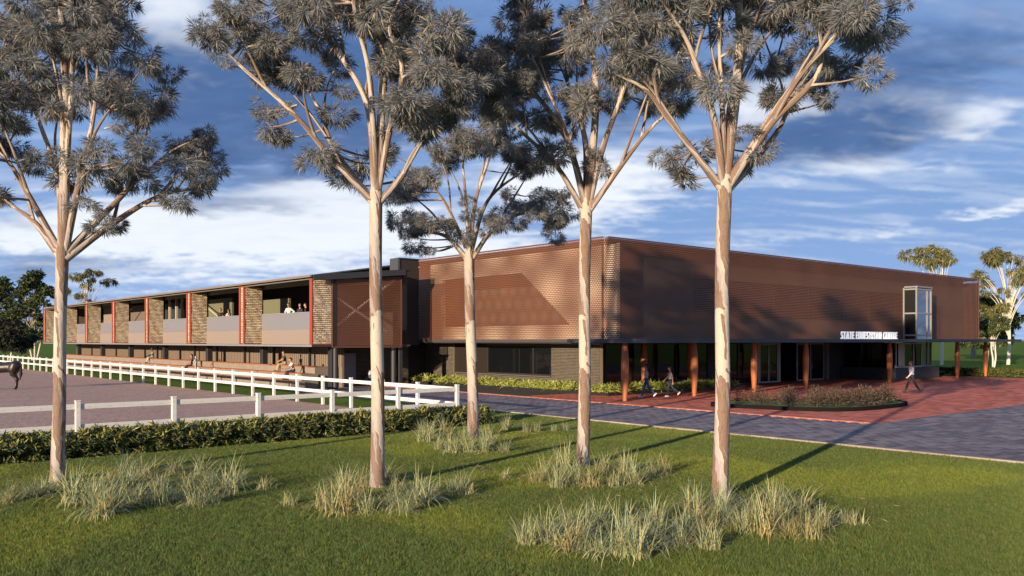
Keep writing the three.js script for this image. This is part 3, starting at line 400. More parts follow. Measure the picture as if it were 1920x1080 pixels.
const GUMS = [
{ base: [4.49,-20.21],fork:[0.11,4.91],
limbs:[[0.02,4.97,-0.0,-0.66,5.65,-0.3,-1.23,6.0,-0.64,-1.92,6.34,-1.0],[0.05,5.14,0.0,-0.55,6.23,0.05,-1.01,6.8,0.11,-1.58,7.48,0.17],[0.11,5.2,-0.0,-0.09,6.57,-0.15,-0.66,8.05,-0.32,-0.89,9.08,-0.49],[0.18,5.31,0.0,0.25,6.91,0.12,0.54,8.62,0.25,0.48,10.34,0.39],[0.21,5.2,0.0,0.48,6.45,0.14,0.82,7.82,0.31,1.11,9.08,0.48],[0.25,4.91,-0.0,0.94,5.65,-0.49,1.74,6.34,-1.06,2.54,6.63,-1.65],[0.25,5.2,-0.0,1.05,6.23,-0.55,1.51,7.03,-1.18,2.02,7.43,-1.85]],
blobs:[[0.25,9.65,1.71,0.91],[-0.89,9.2,0.91,0.91],[1.28,8.97,0.69,0.91],[1.56,8.05,0.51,0.57],[-1.01,8.17,0.57,0.69],[0.14,8.28,0.8,0.51],[-0.89,6.91,0.63,0.37],[-0.09,6.8,0.69,0.37],[0.94,6.85,0.69,0.37],[1.62,7.54,0.43,0.32],[2.08,6.85,0.57,0.29],[2.76,6.77,0.41,0.3],[2.33,6.17,0.29,0.17],[1.22,5.48,0.48,0.32],[0.71,5.77,0.34,0.3],[-1.46,6.34,0.46,0.34],[0.14,11.02,1.94,0.91],[-2.26,8.62,1.03,1.26]]},
{ base: [9.35,-15.19],fork:[-0.03,5.95],
limbs:[[-0.09,5.98,0.0,-0.97,6.88,0.28,-1.63,7.54,0.6,-2.51,8.42,0.93,-2.95,8.81,1.28],[-0.09,6.06,-0.0,-0.91,7.05,-0.27,-1.3,7.87,-0.59,-1.85,8.86,-0.91],[-0.07,6.44,-0.0,-0.2,7.87,-0.22,-0.53,8.64,-0.47,-1.19,9.52,-0.74,-1.63,10.19,-1.01],[-0.02,6.33,0.0,-0.07,8.42,0.56,-0.2,9.41,1.21,-0.2,10.74,1.88],[0.04,6.03,-0.0,0.48,6.44,-0.03,0.81,7.05,-0.07,1.45,7.49,-0.11],[0.01,6.44,0.0,0.3,7.1,0.28,0.59,8.42,0.6,0.41,9.19,0.93,0.9,10.07,1.28]],
blobs:[[-3.17,8.86,0.33,0.42],[-2.51,9.41,0.66,0.55],[-2.84,9.85,0.42,0.42],[-2.07,8.86,0.61,0.39],[-2.4,7.98,0.46,0.35],[-2.29,7.49,0.4,0.24],[-1.74,8.64,0.39,0.31],[-1.19,9.74,0.99,0.55],[-0.31,9.41,0.99,0.66],[0.57,9.63,0.77,0.66],[-0.75,7.98,0.4,0.35],[-0.2,7.27,0.44,0.44],[0.9,8.86,0.83,0.77],[1.01,7.87,0.72,0.61],[0.79,7.32,0.44,0.4],[1.56,8.09,0.61,0.55],[-1.21,6.86,0.22,0.18],[-0.64,6.5,0.4,0.35],[-0.64,10.74,2.2,0.77]]},
{ base: [16.33,-20.93],fork:[-0.12,5.5],
limbs:[[-0.12,5.59,-0.0,0.02,7.33,-0.03,0.51,8.65,-0.06,0.85,9.98,-0.09],[-0.18,6.5,0.0,-0.94,7.49,0.25,-1.61,8.07,0.53],[-0.15,5.83,-0.0,-0.94,6.33,-0.62,-1.86,6.58,-1.33],[-0.03,5.83,0.0,0.71,6.5,0.15,1.87,7.0,0.33,2.62,6.58,0.51],[-0.02,6.5,0.0,0.55,7.33,0.65,1.71,8.16,1.4],[-0.08,6.33,0.0,-0.31,7.66,0.04,-0.36,8.98,0.09]],
blobs:[[-1.44,8.07,0.75,0.53],[-2.19,7.24,0.5,0.46],[-1.94,6.58,0.66,0.46],[-0.78,6.5,0.91,0.4],[-0.53,9.23,0.83,0.75],[0.55,9.07,0.83,0.66],[1.21,6.58,0.91,0.46],[2.37,6.46,0.43,0.3],[1.71,7.41,0.83,0.53],[1.62,8.32,0.5,0.41],[-0.12,7.0,0.41,0.33],[-1.44,6.08,0.66,0.27],[0.71,9.98,0.83,0.66],[2.7,7.0,0.33,0.3]]},
{ base: [14.69,-14.53],fork:[0.09,6.22],
limbs:[[-0.04,6.27,0.0,-0.68,7.14,0.27,-1.45,7.91,0.59,-2.03,8.36,0.92],[0.03,6.47,0.0,-0.3,7.66,0.19,-0.68,8.56,0.42,-1.33,9.84,0.65],[0.09,6.5,-0.0,0.03,8.04,-0.49,-0.17,9.33,-1.06,-0.42,10.75,-1.66],[0.19,6.34,0.0,0.86,7.14,0.29,1.51,7.91,0.63,1.96,8.36,0.98],[0.15,6.55,0.0,0.48,7.79,0.1,0.86,8.94,0.22,1.31,10.1,0.35],[0.06,6.63,-0.0,-0.42,8.04,-0.23,-1.2,9.2,-0.48,-2.23,9.72,-0.76]],
blobs:[[-2.74,9.84,0.97,0.77],[-1.71,9.59,0.97,0.71],[-1.2,10.49,0.9,0.64],[-2.48,8.69,0.71,0.58],[-1.45,8.88,0.58,0.46],[-0.55,8.69,0.71,0.54],[0.03,8.62,0.49,0.54],[0.48,10.1,1.03,0.77],[1.25,9.84,0.64,0.77],[0.73,9.07,0.51,0.46],[-0.75,7.53,0.49,0.54],[0.41,7.34,0.28,0.39],[1.57,9.07,0.51,0.51],[-0.55,11.9,2.32,0.9],[-1.71,8.04,0.36,0.28]]},
{ base: [13.59,-9.78],fork:[0.1,6.0],
limbs:[[0.16,6.03,-0.0,0.71,6.49,-0.39,1.32,7.2,-0.83,1.93,8.01,-1.3,2.54,8.42,-1.78],[0.14,6.13,0.0,0.81,7.1,0.41,1.52,7.86,0.89,1.37,8.72,1.39],[0.12,6.18,-0.0,0.22,7.5,-0.03,0.53,8.42,-0.07,0.63,9.64,-0.1],[-0.02,6.08,0.0,-0.51,6.59,0.18,-1.02,7.2,0.39,-1.52,7.6,0.61,-2.08,7.86,0.83],[0.02,6.16,0.0,-0.2,7.1,0.31,-0.51,7.91,0.67,-0.91,8.47,1.05,-1.42,9.03,1.44],[0.06,6.38,0.0,0.02,7.6,0.24,-0.2,8.52,0.52,-0.2,9.54,0.81],[0.16,6.28,0.0,0.91,7.4,0.48,1.52,8.11,1.02,2.13,8.93,1.6]],
blobs:[[-1.52,8.93,0.61,0.56],[-1.42,8.21,0.46,0.46],[-1.73,9.33,0.51,0.41],[-0.81,8.42,0.56,0.56],[-0.51,7.66,0.51,0.43],[-0.71,6.69,0.37,0.35],[-0.39,6.44,0.3,0.22],[0.36,6.99,0.22,0.26],[0.73,6.59,0.18,0.18],[0.2,8.32,0.25,0.36],[1.32,8.98,0.61,0.51],[1.93,8.98,0.66,0.49],[2.03,8.37,0.66,0.33],[2.59,8.52,0.56,0.33],[2.95,8.98,0.46,0.37],[3.48,9.08,0.3,0.3],[2.16,7.81,0.3,0.24],[0.91,9.33,0.61,0.41],[-0.3,8.93,0.51,0.51],[1.02,10.15,1.52,0.71]]},
];

// ---------------------------------------------------------------- white post and rail fences
{
  const paint = new THREE.MeshStandardMaterial({ map: colorTex(256, 256, (u, v) => { const k = 0.66 + 0.15 * fbm(u * 5, v * 50, 3, 5, 50) - 0.10 * smooth(0.62, 0.8, fbm(u * 20, v * 20, 3, 20, 20)); return [k, k * 0.975, k * 0.94]; }, [0.7, 0.7]), roughness: 0.6 });
  const CX = 19.55, CZ = -26.05, SP = 2.65, r = rng(21), post = bevelBox(0.13, 1.34, 0.13, 0.008).translate(0, 0.67, 0), cap = bevelBox(0.15, 0.03, 0.15, 0.008);
  const fence = (label, n, dx, dz, first) => {
    const f = thing('rail_fence', label, 'fence', [CX, 0, CZ], 0, 'white arena fences');
    for (let i = first; i < n; i++) { const p = part('post', post, paint, f); p.position.set(dx * SP * i, 0, dz * SP * i); p.rotation.set((r() - 0.5) * 0.012, 0, (r() - 0.5) * 0.012); const c = part('post_cap', cap, paint, p); c.position.y = 1.352; }
    for (let i = 0; i + 1 < n; i++) for (const y of [0.62, 1.19]) { const g = dx ? bevelBox(SP - 0.132, 0.15, 0.05, 0.006) : bevelBox(0.05, 0.15, SP - 0.132, 0.006), o = part('rail', g, paint, f); o.position.set(dx * SP * (i + 0.5), y, dz * SP * (i + 0.5)); }
    return f;
  };
  fence('white post and rail fence running behind the leafy hedge', 10, -1, 0, 0);
  fence('white post and rail fence running along the grandstand side of the arena', 38, 0, -1, 1);
}

// ---------------------------------------------------------------- leaves
function leafGeo(list) {                                    // list of { p, d, n, len, w, droop, c }: a folded blade of four triangles each
  const P = [], C = [], N = []; const v = new THREE.Vector3();
  for (const { p, d, n, len, w, droop = 0.2, c } of list) {
    const s = new THREE.Vector3().crossVectors(d, n).normalize(), nn = new THREE.Vector3().crossVectors(s, d).normalize();
    const m = p.clone().addScaledVector(d, len * 0.45), t = p.clone().addScaledVector(d, len * 0.97); t.y -= droop * len; m.y -= droop * len * 0.25;
    const a = m.clone().addScaledVector(s, w), b = m.clone().addScaledVector(s, -w), mm = m.clone().addScaledVector(nn, -w * 0.35);
    for (const [x, y, z] of [[p, a, mm], [p, mm, b], [a, t, mm], [mm, t, b]]) { v.crossVectors(y.clone().sub(x), z.clone().sub(x)).normalize(); for (const q of [x, y, z]) { P.push(q.x, q.y, q.z); N.push(v.x, v.y, v.z); C.push(...c); } }
  }
  const g = new THREE.BufferGeometry(); g.setAttribute('position', new THREE.Float32BufferAttribute(P, 3)); g.setAttribute('normal', new THREE.Float32BufferAttribute(N, 3)); g.setAttribute('color', new THREE.Float32BufferAttribute(C, 3)); return g;
}
const leafMat = new THREE.MeshStandardMaterial({ vertexColors: true, roughness: 0.75, side: THREE.DoubleSide });
const gumLeaf = new THREE.MeshPhysicalMaterial({ vertexColors: true, roughness: 0.9, side: THREE.DoubleSide, transmission: 0.45, thickness: 0 });
const glossLeaf = new THREE.MeshStandardMaterial({ vertexColors: true, roughness: 0.55, side: THREE.DoubleSide });
const randDir = (r) => { const z = r() * 2 - 1, a = r() * 6.2832, s = Math.sqrt(1 - z * z); return new THREE.Vector3(s * Math.cos(a), z, s * Math.sin(a)); };

// hedges: sprigs of strap leaves in a dense belt
function sprig(seed, n, len, w, cols, up = 0.5) { const r = rng(seed), l = []; for (let i = 0; i < n; i++) { const d = randDir(r); d.y = Math.abs(d.y) * 0.8 + up; d.normalize(); const c = cols[Math.floor(r() * cols.length)], k = 0.75 + r() * 0.5; l.push({ p: new THREE.Vector3((r() - 0.5) * 0.06, r() * 0.1, (r() - 0.5) * 0.06), d, n: randDir(r), len: len * (0.6 + r() * 0.7), w: w * (0.7 + r() * 0.6), droop: 0.1 + r() * 0.5, c: c.map((q) => q * k) }); } return leafGeo(l); }
function hedge(name, label, a, b, width, height, n, cols, seed, category = 'hedge') {
  const h = thing(name, label, category, [a[0], 0, a[1]], -Math.atan2(b[1] - a[1], b[0] - a[0])), len = Math.hypot(b[0] - a[0], b[1] - a[1]), r = rng(seed), geo = sprig(seed, 15, 0.23, 0.022, cols), list = [];
  for (let i = 0; i < n; i++) { const x = r() * len, bump = 0.82 + 0.3 * fbm(x * 1.4 + seed, 3.3, 3), q = r(), t = (r() - 0.5) * 2; const y = height * bump * Math.sqrt(1 - 0.55 * t * t) * (q < 0.62 ? 0.72 + 0.28 * r() : r()) - 0.16, k = 0.8 + r() * 0.4; list.push([M4(x, Math.max(0.0, y), t * width / 2, (r() - 0.5) * 0.9 + t * 0.5, r() * 6.28, (r() - 0.5) * 0.9, 0.75 + r() * 0.6), L(k, k, k)]); }
  instanced('foliage', geo, glossLeaf, list, h);
  const st = []; for (let x = 0.15; x < len; x += 0.42) { const z = (r() - 0.5) * width * 0.5; st.push(tube([[x, 0, z], [x + (r() - 0.5) * 0.2, height * 0.35, z + (r() - 0.5) * 0.2], [x + (r() - 0.5) * 0.4, height * 0.7, z + (r() - 0.5) * 0.4]], [0.018, 0.012, 0.006], 5, 2)); }
  part('stems', st, mat(0.07, 0.05, 0.03, 0.9), h); return h;
}
const hedgeCols = [[0.06, 0.085, 0.026], [0.11, 0.14, 0.028], [0.038, 0.068, 0.036], [0.24, 0.23, 0.05], [0.07, 0.11, 0.036], [0.13, 0.125, 0.035]];
hedge('leafy_hedge', 'low dark green leafy hedge along the front of the white fence', [-3.5, -24.35], [19.7, -24.6], 1.2, 0.74, 5200, hedgeCols, 31);
hedge('border_hedge', 'low yellow green hedge at the far edge of the red forecourt', [77.6, -44], [77.6, -10], 1.1, 0.75, 3600, [[0.09, 0.105, 0.02], [0.05, 0.07, 0.02], [0.16, 0.15, 0.03], [0.03, 0.045, 0.015]], 32);

// ---------------------------------------------------------------- planted beds
const soil = mat(0.04, 0.028, 0.02, 0.95), steelEdge = mat(0.012, 0.011, 0.011, 0.6);
{
  const b = thing('planted_bed', 'dark edged bed of bright green plants along the foot of the hall', 'garden bed', [0, 0, 0]);
  part('soil', [bx(34.05, 35.48, 0.0, 0.13, -51.0, -31.75), bx(35.48, 46.6, 0.0, 0.13, -34.36, -31.75)], soil, b);
  part('edging', [bx(33.95, 34.05, 0, 0.2, -51.1, -31.65), bx(34.05, 46.7, 0, 0.2, -31.75, -31.65), bx(46.6, 46.7, 0, 0.2, -34.36, -31.75), bx(34.05, 35.4, 0, 0.2, -51.1, -51.0)], steelEdge, b); shade(b);
  const cols = [[0.25, 0.30, 0.04], [0.36, 0.38, 0.07], [0.15, 0.21, 0.03], [0.44, 0.42, 0.12]], r = rng(51), kinds = [0, 1, 2, 3].map((k) => { const l = [], q = rng(60 + k); for (let i = 0; i < 130; i++) { const d = randDir(q); d.y = Math.abs(d.y) * 0.9 + 0.45; d.normalize(); const c = cols[Math.floor(q() * 4)], s = 0.8 + q() * 0.4; l.push({ p: new THREE.Vector3((q() - 0.5) * 0.5, q() * 0.22, (q() - 0.5) * 0.5), d, n: randDir(q), len: 0.24 + q() * 0.32, w: 0.014 + q() * 0.012, droop: 0.3 + q() * 0.5, c: c.map((e) => e * s) }); } return leafGeo(l); });
  const spots = []; for (let z = -50.6; z < -34.5; z += 0.62) for (const x of [34.35, 34.85, 35.25]) spots.push([x, z, 'a']); for (let x = 34.4; x < 46.5; x += 0.64) for (const z of [-32.1, -32.7, -33.3]) spots.push([x, z, 'b']);
  for (const [x, z, side] of spots) { if (x > 36 && z < -33 && r() < 0.4) continue; const o = new THREE.Mesh(kinds[Math.floor(r() * 4)], glossLeaf); o.name = numbered('bed_plant'); o.castShadow = o.receiveShadow = true; o.position.set(x + (r() - 0.5) * 0.2, 0.13, z + (r() - 0.5) * 0.2); o.rotation.y = r() * 6.28; o.scale.setScalar(1.0 + r() * 0.5); scene.add(o);
    tag(o, side === 'a' ? 'lime green strappy plant in the bed under the hall window' : 'green strappy plant in the bed behind the timber columns', 'plant', side === 'a' ? 'plants in the bed under the hall window' : 'plants in the bed behind the columns'); }
}
{
  const out = [[32.2, -23.6], [32.55, -21.4], [33.2, -19.2], [34.3, -18.2], [36.4, -17.85], [39.5, -18.1], [40.3, -18.9], [39.6, -20.6], [37.4, -22.4], [34.6, -23.9]];
  const crv = new THREE.CatmullRomCurve3(out.map(([x, z]) => new THREE.Vector3(x, 0, z)), true).getPoints(60), b = thing('island_bed', 'dark edged island bed with a grass rim and russet shrubs on the red paving', 'garden bed', [0, 0, 0]);
  const shp = new THREE.Shape(crv.map((p) => new THREE.Vector2(p.x, -p.z))), top = new THREE.ExtrudeGeometry(shp, { depth: 0.16, bevelEnabled: false }); top.rotateX(-Math.PI / 2); part('turf', top, mat(0.09, 0.16, 0.025, 0.95), b);
  const P = [], I = []; crv.forEach((p, i) => { const q = crv[(i + 1) % crv.length], o = crv[(i + crv.length - 1) % crv.length], nx = q.z - o.z, nz = -(q.x - o.x), l = Math.hypot(nx, nz) * (1); const ex = nx / l * -0.05, ez = nz / l * -0.05; P.push(p.x - ex, 0, p.z - ez, p.x - ex, 0.21, p.z - ez, p.x + ex, 0.21, p.z + ez, p.x + ex, 0, p.z + ez); if (i + 1 < crv.length) for (let k = 0; k < 3; k++) { const a = i * 4 + k; I.push(a, a + 1, a + 4, a + 1, a + 5, a + 4); } });
  const eg = new THREE.BufferGeometry(); eg.setAttribute('position', new THREE.Float32BufferAttribute(P, 3)); eg.setIndex(I); const ef = eg.toNonIndexed(); ef.computeVertexNormals(); part('edging', ef, new THREE.MeshPhysicalMaterial({ color: L(0.012, 0.011, 0.011), roughness: 1, specularIntensity: 0.1, side: THREE.DoubleSide }), b); shade(b);
  const cols = [[0.060, 0.034, 0.020], [0.045, 0.032, 0.018], [0.085, 0.050, 0.028], [0.03, 0.032, 0.018], [0.13, 0.09, 0.06]], kinds = [0, 1, 2].map((k) => { const l = [], q = rng(80 + k); for (let i = 0; i < 520; i++) { const d = randDir(q); d.y = Math.abs(d.y) + 0.15; d.normalize(); const c = cols[Math.floor(q() * 5)], s = 0.75 + q() * 0.5, rad = 0.12 + q() * 0.34; l.push({ p: d.clone().multiplyScalar(rad).setY(d.y * rad * 1.25 + 0.02), d: d.clone().add(randDir(q).multiplyScalar(0.5)).normalize(), n: randDir(q), len: 0.07 + q() * 0.12, w: 0.008 + q() * 0.008, droop: 0.2, c: c.map((e) => e * s) }); } return leafGeo(l); });
  const r = rng(90), spots = [[33.0, -22.7], [33.3, -21.6], [33.6, -20.4], [33.9, -19.4], [34.6, -18.9], [35.4, -18.6], [36.2, -18.5], [37.0, -18.5], [37.8, -18.6], [38.6, -18.7], [39.3, -18.9], [34.3, -22.6], [34.6, -21.3], [35.0, -20.1], [35.9, -19.6], [36.8, -19.5], [37.7, -19.5], [38.5, -19.6], [35.6, -21.8], [36.3, -20.8], [37.3, -20.5]];
  for (const [x, z] of spots) { const o = new THREE.Group(); o.name = numbered('russet_shrub'); o.position.set(x, 0.16, z); o.rotation.y = r() * 6.28; o.scale.set(1.0 + r() * 0.4, 0.95 + r() * 0.4, 1.0 + r() * 0.4); scene.add(o); tag(o, 'russet brown rounded shrub in the island bed on the red paving', 'shrub', 'shrubs in the island bed'); part('foliage', kinds[Math.floor(r() * 3)], leafMat, o); part('stem', tube([[0, -0.02, 0], [0.02, 0.15, 0.01], [0, 0.3, 0.03]], [0.02, 0.015, 0.008], 5, 2), mat(0.08, 0.055, 0.035, 0.9), o); }
}

// ---------------------------------------------------------------- ornamental grass tussocks round the trunks
const strawCols = [[0.44, 0.42, 0.19], [0.35, 0.38, 0.19], [0.50, 0.46, 0.23], [0.25, 0.31, 0.19], [0.29, 0.33, 0.12], [0.36, 0.26, 0.09]];
function tussock(seed, n, hgt, spread, pal) {
  const r = rng(seed), P = [], C = [], N = [];
  for (let i = 0; i < n; i++) {
    const a = r() * 6.283, lean = (0.15 + 0.95 * Math.pow(r(), 1.3)) * spread, len = hgt * (0.55 + r() * 0.6), w = 0.0045 + r() * 0.0045, c = pal[Math.floor(r() * pal.length)], k = 0.75 + r() * 0.45, bx0 = (r() + r() - 1) * 0.22, bz0 = (r() + r() - 1) * 0.22, seg = 6, ca = Math.cos(a), sa = Math.sin(a); let px = bx0, py = 0, pz = bz0, th = lean * 0.4, prev = null; const curl = lean * (0.2 + r() * 0.3);
    for (let s = 0; s <= seg; s++) {
      const ww = w * (1 - Math.pow(s / seg, 2.2) * 0.92), q = [px - sa * ww, py, pz + ca * ww, px + sa * ww, py, pz - ca * ww];
      if (prev) { const n0 = [-ca * Math.cos(th), Math.sin(th), -sa * Math.cos(th)]; for (const t of [[prev, 0], [q, 0], [prev, 3], [prev, 3], [q, 0], [q, 3]]) { P.push(t[0][t[1]], t[0][t[1] + 1], t[0][t[1] + 2]); N.push(...n0); C.push(c[0] * k, c[1] * k, c[2] * k); } }
      prev = q; px += ca * Math.sin(th) * len / seg; pz += sa * Math.sin(th) * len / seg; py += Math.cos(th) * len / seg; th += curl; if (py < 0.01) py = 0.01;
    }
  }
  const g = new THREE.BufferGeometry(); g.setAttribute('position', new THREE.Float32BufferAttribute(P, 3)); g.setAttribute('color', new THREE.Float32BufferAttribute(C, 3)); g.computeVertexNormals(); return g;
}
{
  const kinds = [0, 1, 2, 3, 4, 5, 6, 7].map((k) => tussock(100 + k, 135, 0.80 + (k % 3) * 0.1, 1.15 + (k % 4) * 0.28, k < 5 ? strawCols.slice(0, 5) : k < 7 ? strawCols : [strawCols[5], strawCols[4], strawCols[2]]));
  const small = [0, 1].map((k) => tussock(120 + k, 80, 0.4, 1.1, strawCols)), r = rng(130);
  const place = (x, z, geo, s, label, group) => { const o = new THREE.Mesh(geo, leafMat); o.name = numbered('grass_tussock'); o.position.set(x, -0.01, z); o.rotation.y = r() * 6.28; o.scale.set(s * 1.08, s * (0.74 + r() * 0.24), s * 1.08); o.castShadow = o.receiveShadow = true; scene.add(o); tag(o, label, 'grass', group); };
  // each patch: label, group, then spots given as steps right (along the lawn) and forward from the camera
  const spot = (rt, fd) => [rt * RT[0] + fd * FW[0], rt * RT[1] + fd * FW[1]];
  const patch = (label, group, list, s = 1) => list.forEach(([rt, fd]) => { const [x, z] = spot(rt + (r() - 0.5) * 0.15, fd + (r() - 0.5) * 0.2); place(x, z, kinds[Math.floor(r() * 8)], s * (0.58 + r() * 0.45), label, group); });
  patch('pale grass tussock in the patch round the leftmost trunk', 'tussocks round the leftmost trunk', TUS1);
  patch('pale grass tussock in the patch round the trunk before the white cross bracing', 'tussocks round the second trunk', TUS2);
  patch('pale grass tussock by the slim trunk at the right end of the hedge', 'tussocks round the slim far trunk', TUS3);
  patch('pale grass tussock round the trunk before the corner of the hall', 'tussocks round the fourth trunk', TUS4);
  patch('pale grass tussock in the nearest big patch round the rightmost trunk', 'tussocks round the rightmost trunk', TUS5);
  patch('pale grass tussock in the small clump at the road edge', 'tussocks at the road edge', TUS6, 0.8);
  for (const [rt, fd, label] of SINGLES) { const [x, z] = spot(rt, fd); place(x, z, small[Math.floor(r() * 2)], 0.9, label, undefined); }
}
// the lawn's own blades: tufts, dense near the camera
{
  const r = rng(150), l = []; const tuftKinds = 1, cols = [[0.115, 0.19, 0.02], [0.175, 0.245, 0.03], [0.06, 0.115, 0.016], [0.29, 0.29, 0.07]], P = [], N = [], C = [];
  for (let i = 0; i < 26; i++) { const a = r() * 6.283, b = r() * 6.283, x = (r() - 0.5) * 0.2, z = (r() - 0.5) * 0.2, h = 0.03 + r() * 0.035, w = 0.003, c = cols[Math.floor(r() * 4)], lx = Math.cos(b) * h * 0.7, lz = Math.sin(b) * h * 0.7; const p0 = [x - Math.cos(a) * w, 0, z - Math.sin(a) * w], p1 = [x + Math.cos(a) * w, 0, z + Math.sin(a) * w], p2 = [x + lx, h, z + lz]; P.push(...p0, ...p1, ...p2); for (let k = 0; k < 3; k++) { N.push(Math.sin(a) * 0.5, 0.86, -Math.cos(a) * 0.5); C.push(...c); } }
  const g = new THREE.BufferGeometry(); g.setAttribute('position', new THREE.Float32BufferAttribute(P, 3)); g.setAttribute('color', new THREE.Float32BufferAttribute(C, 3)); g.computeVertexNormals();
  const list = []; let tries = 0;
  while (list.length < 100000 && tries++ < 900000) {
    const d = 9.5 + Math.pow(r(), 0.85) * 30, s = (r() * 2 - 1) * d * 0.63, x = s * RT[0] + d * FW[0], z = s * RT[1] + d * FW[1];
    if (x > 23.1 || (z < -23.7 && x < 20.2) || z < -33) continue;
    const n = fbm(x * 0.35, z * 0.35, 3), k = 0.75 + r() * 0.5, y = smooth(0.45, 0.7, n); list.push([M4(x, 0, z, 0, r() * 6.28, 0, 0.8 + r() * 0.7 + d * 0.012, 0.7 + r() * 0.7), L(k * (0.72 + y * 0.42), k * (0.76 + y * 0.3), k * 0.85)]);
  }
  const o = instanced('lawn_grass', g, leafMat, list, scene); tag(o, 'short mown grass blades covering the lawn', 'grass');
  // fallen leaves and bark flakes round the trunks
  const leaf = leafGeo([{ p: new THREE.Vector3(-0.06, 0.004, 0), d: new THREE.Vector3(1, 0.04, 0), n: new THREE.Vector3(0, 1, 0), len: 0.13, w: 0.012, droop: 0, c: [1, 1, 1] }]), bits = [];
  for (const T of GUMS) for (let i = 0; i < 260; i++) { const q = 0.25 + Math.pow(r(), 0.7) * 3.2, a = r() * 6.283, c = [[0.30, 0.20, 0.11], [0.22, 0.13, 0.07], [0.40, 0.30, 0.19]][Math.floor(r() * 3)]; bits.push([M4(T.base[0] + Math.cos(a) * q, 0.03 + r() * 0.03, T.base[1] + Math.sin(a) * q, (r() - 0.5) * 0.5, r() * 6.28, (r() - 0.5) * 0.5, 0.6 + r() * 0.9), L(...c)]); }
  tag(instanced('leaf_litter', leaf, leafMat, bits, scene), 'scattered dry fallen leaves round the gum trunks', 'leaf litter');
}

// ---------------------------------------------------------------- the five tall gum trees on the lawn
const barkTex = colorTex(512, 1024, (u, v) => {
  const wx = fbm(u * 4, v * 8, 3, 4, 8), n = fbm(u * 6 + v * 6 + wx * 1.7, v * 3 + wx * 0.8, 4, 6, 3), m = fbm(u * 10 + v * 10 + wx * 2.4, v * 5 + wx, 4, 10, 5), f = fbm(u * 40, v * 24, 3, 40, 24), g = fbm(u * 100, v * 200, 2, 100, 200);
  let c = mix3([0.51, 0.435, 0.365], [0.42, 0.345, 0.285], smooth(0.4, 0.6, m));
  c = mix3(c, [0.20, 0.122, 0.084], smooth(0.47, 0.49, n) * 0.92); c = mix3(c, [0.38, 0.34, 0.34], smooth(0.56, 0.585, m) * 0.7);
  c = mix3(c, [0.14, 0.09, 0.06], smooth(0.60, 0.7, f) * 0.55 * smooth(0.48, 0.56, n)); const k = 0.82 + 0.36 * g; return c.map((q) => q * k);
}, [1, 1 / 3.6]);
const barkBump = grayTex(256, 512, (u, v) => { const wx = fbm(u * 4, v * 8, 3, 4, 8), n = fbm(u * 6 + v * 6 + wx * 1.7, v * 3 + wx * 0.8, 4, 6, 3); return 0.7 * smooth(0.49, 0.47, n) + 0.3 * fbm(u * 30, v * 20, 3, 30, 20); }, [1, 1 / 3.6]);
const bark = new THREE.MeshStandardMaterial({ map: barkTex, bumpMap: barkBump, bumpScale: 0.012, roughness: 0.8 });
function leafBall(seed, n, len, w, cols, droop = 0.25, sprays = 9) {     // several sprays of leaves, each fanning out from its own twig end
  const r = rng(seed), l = [], hubs = []; for (let i = 0; i < sprays; i++) { const d = randDir(r), h = d.clone().multiplyScalar(0.2 + 0.45 * r()); h.y *= 0.75; hubs.push([h, d]); }
  for (let i = 0; i < n; i++) { const [h, hd] = hubs[Math.floor(r() * sprays)], dir = hd.clone().multiplyScalar(0.75).addScaledVector(randDir(r), 0.95); dir.y -= 0.22; dir.normalize(); const p = h.clone().addScaledVector(dir, 0.04 + 0.16 * r()), c = cols[Math.floor(r() * cols.length)], k = 0.75 + r() * 0.5; l.push({ p, d: dir, n: randDir(r), len: len * (0.6 + r() * 0.7), w: w * (0.7 + r() * 0.6), droop: droop * (0.2 + r()), c: c.map((q) => q * k) }); }
  return leafGeo(l);
}
const gumCols = [[0.24, 0.25, 0.26], [0.29, 0.28, 0.265], [0.21, 0.235, 0.26], [0.44, 0.375, 0.30], [0.19, 0.22, 0.25], [0.17, 0.20, 0.23]];
const gumBalls = [0, 1, 2].map((k) => leafBall(200 + k, 560, 0.45, 0.0205, gumCols, 0.3, 11));
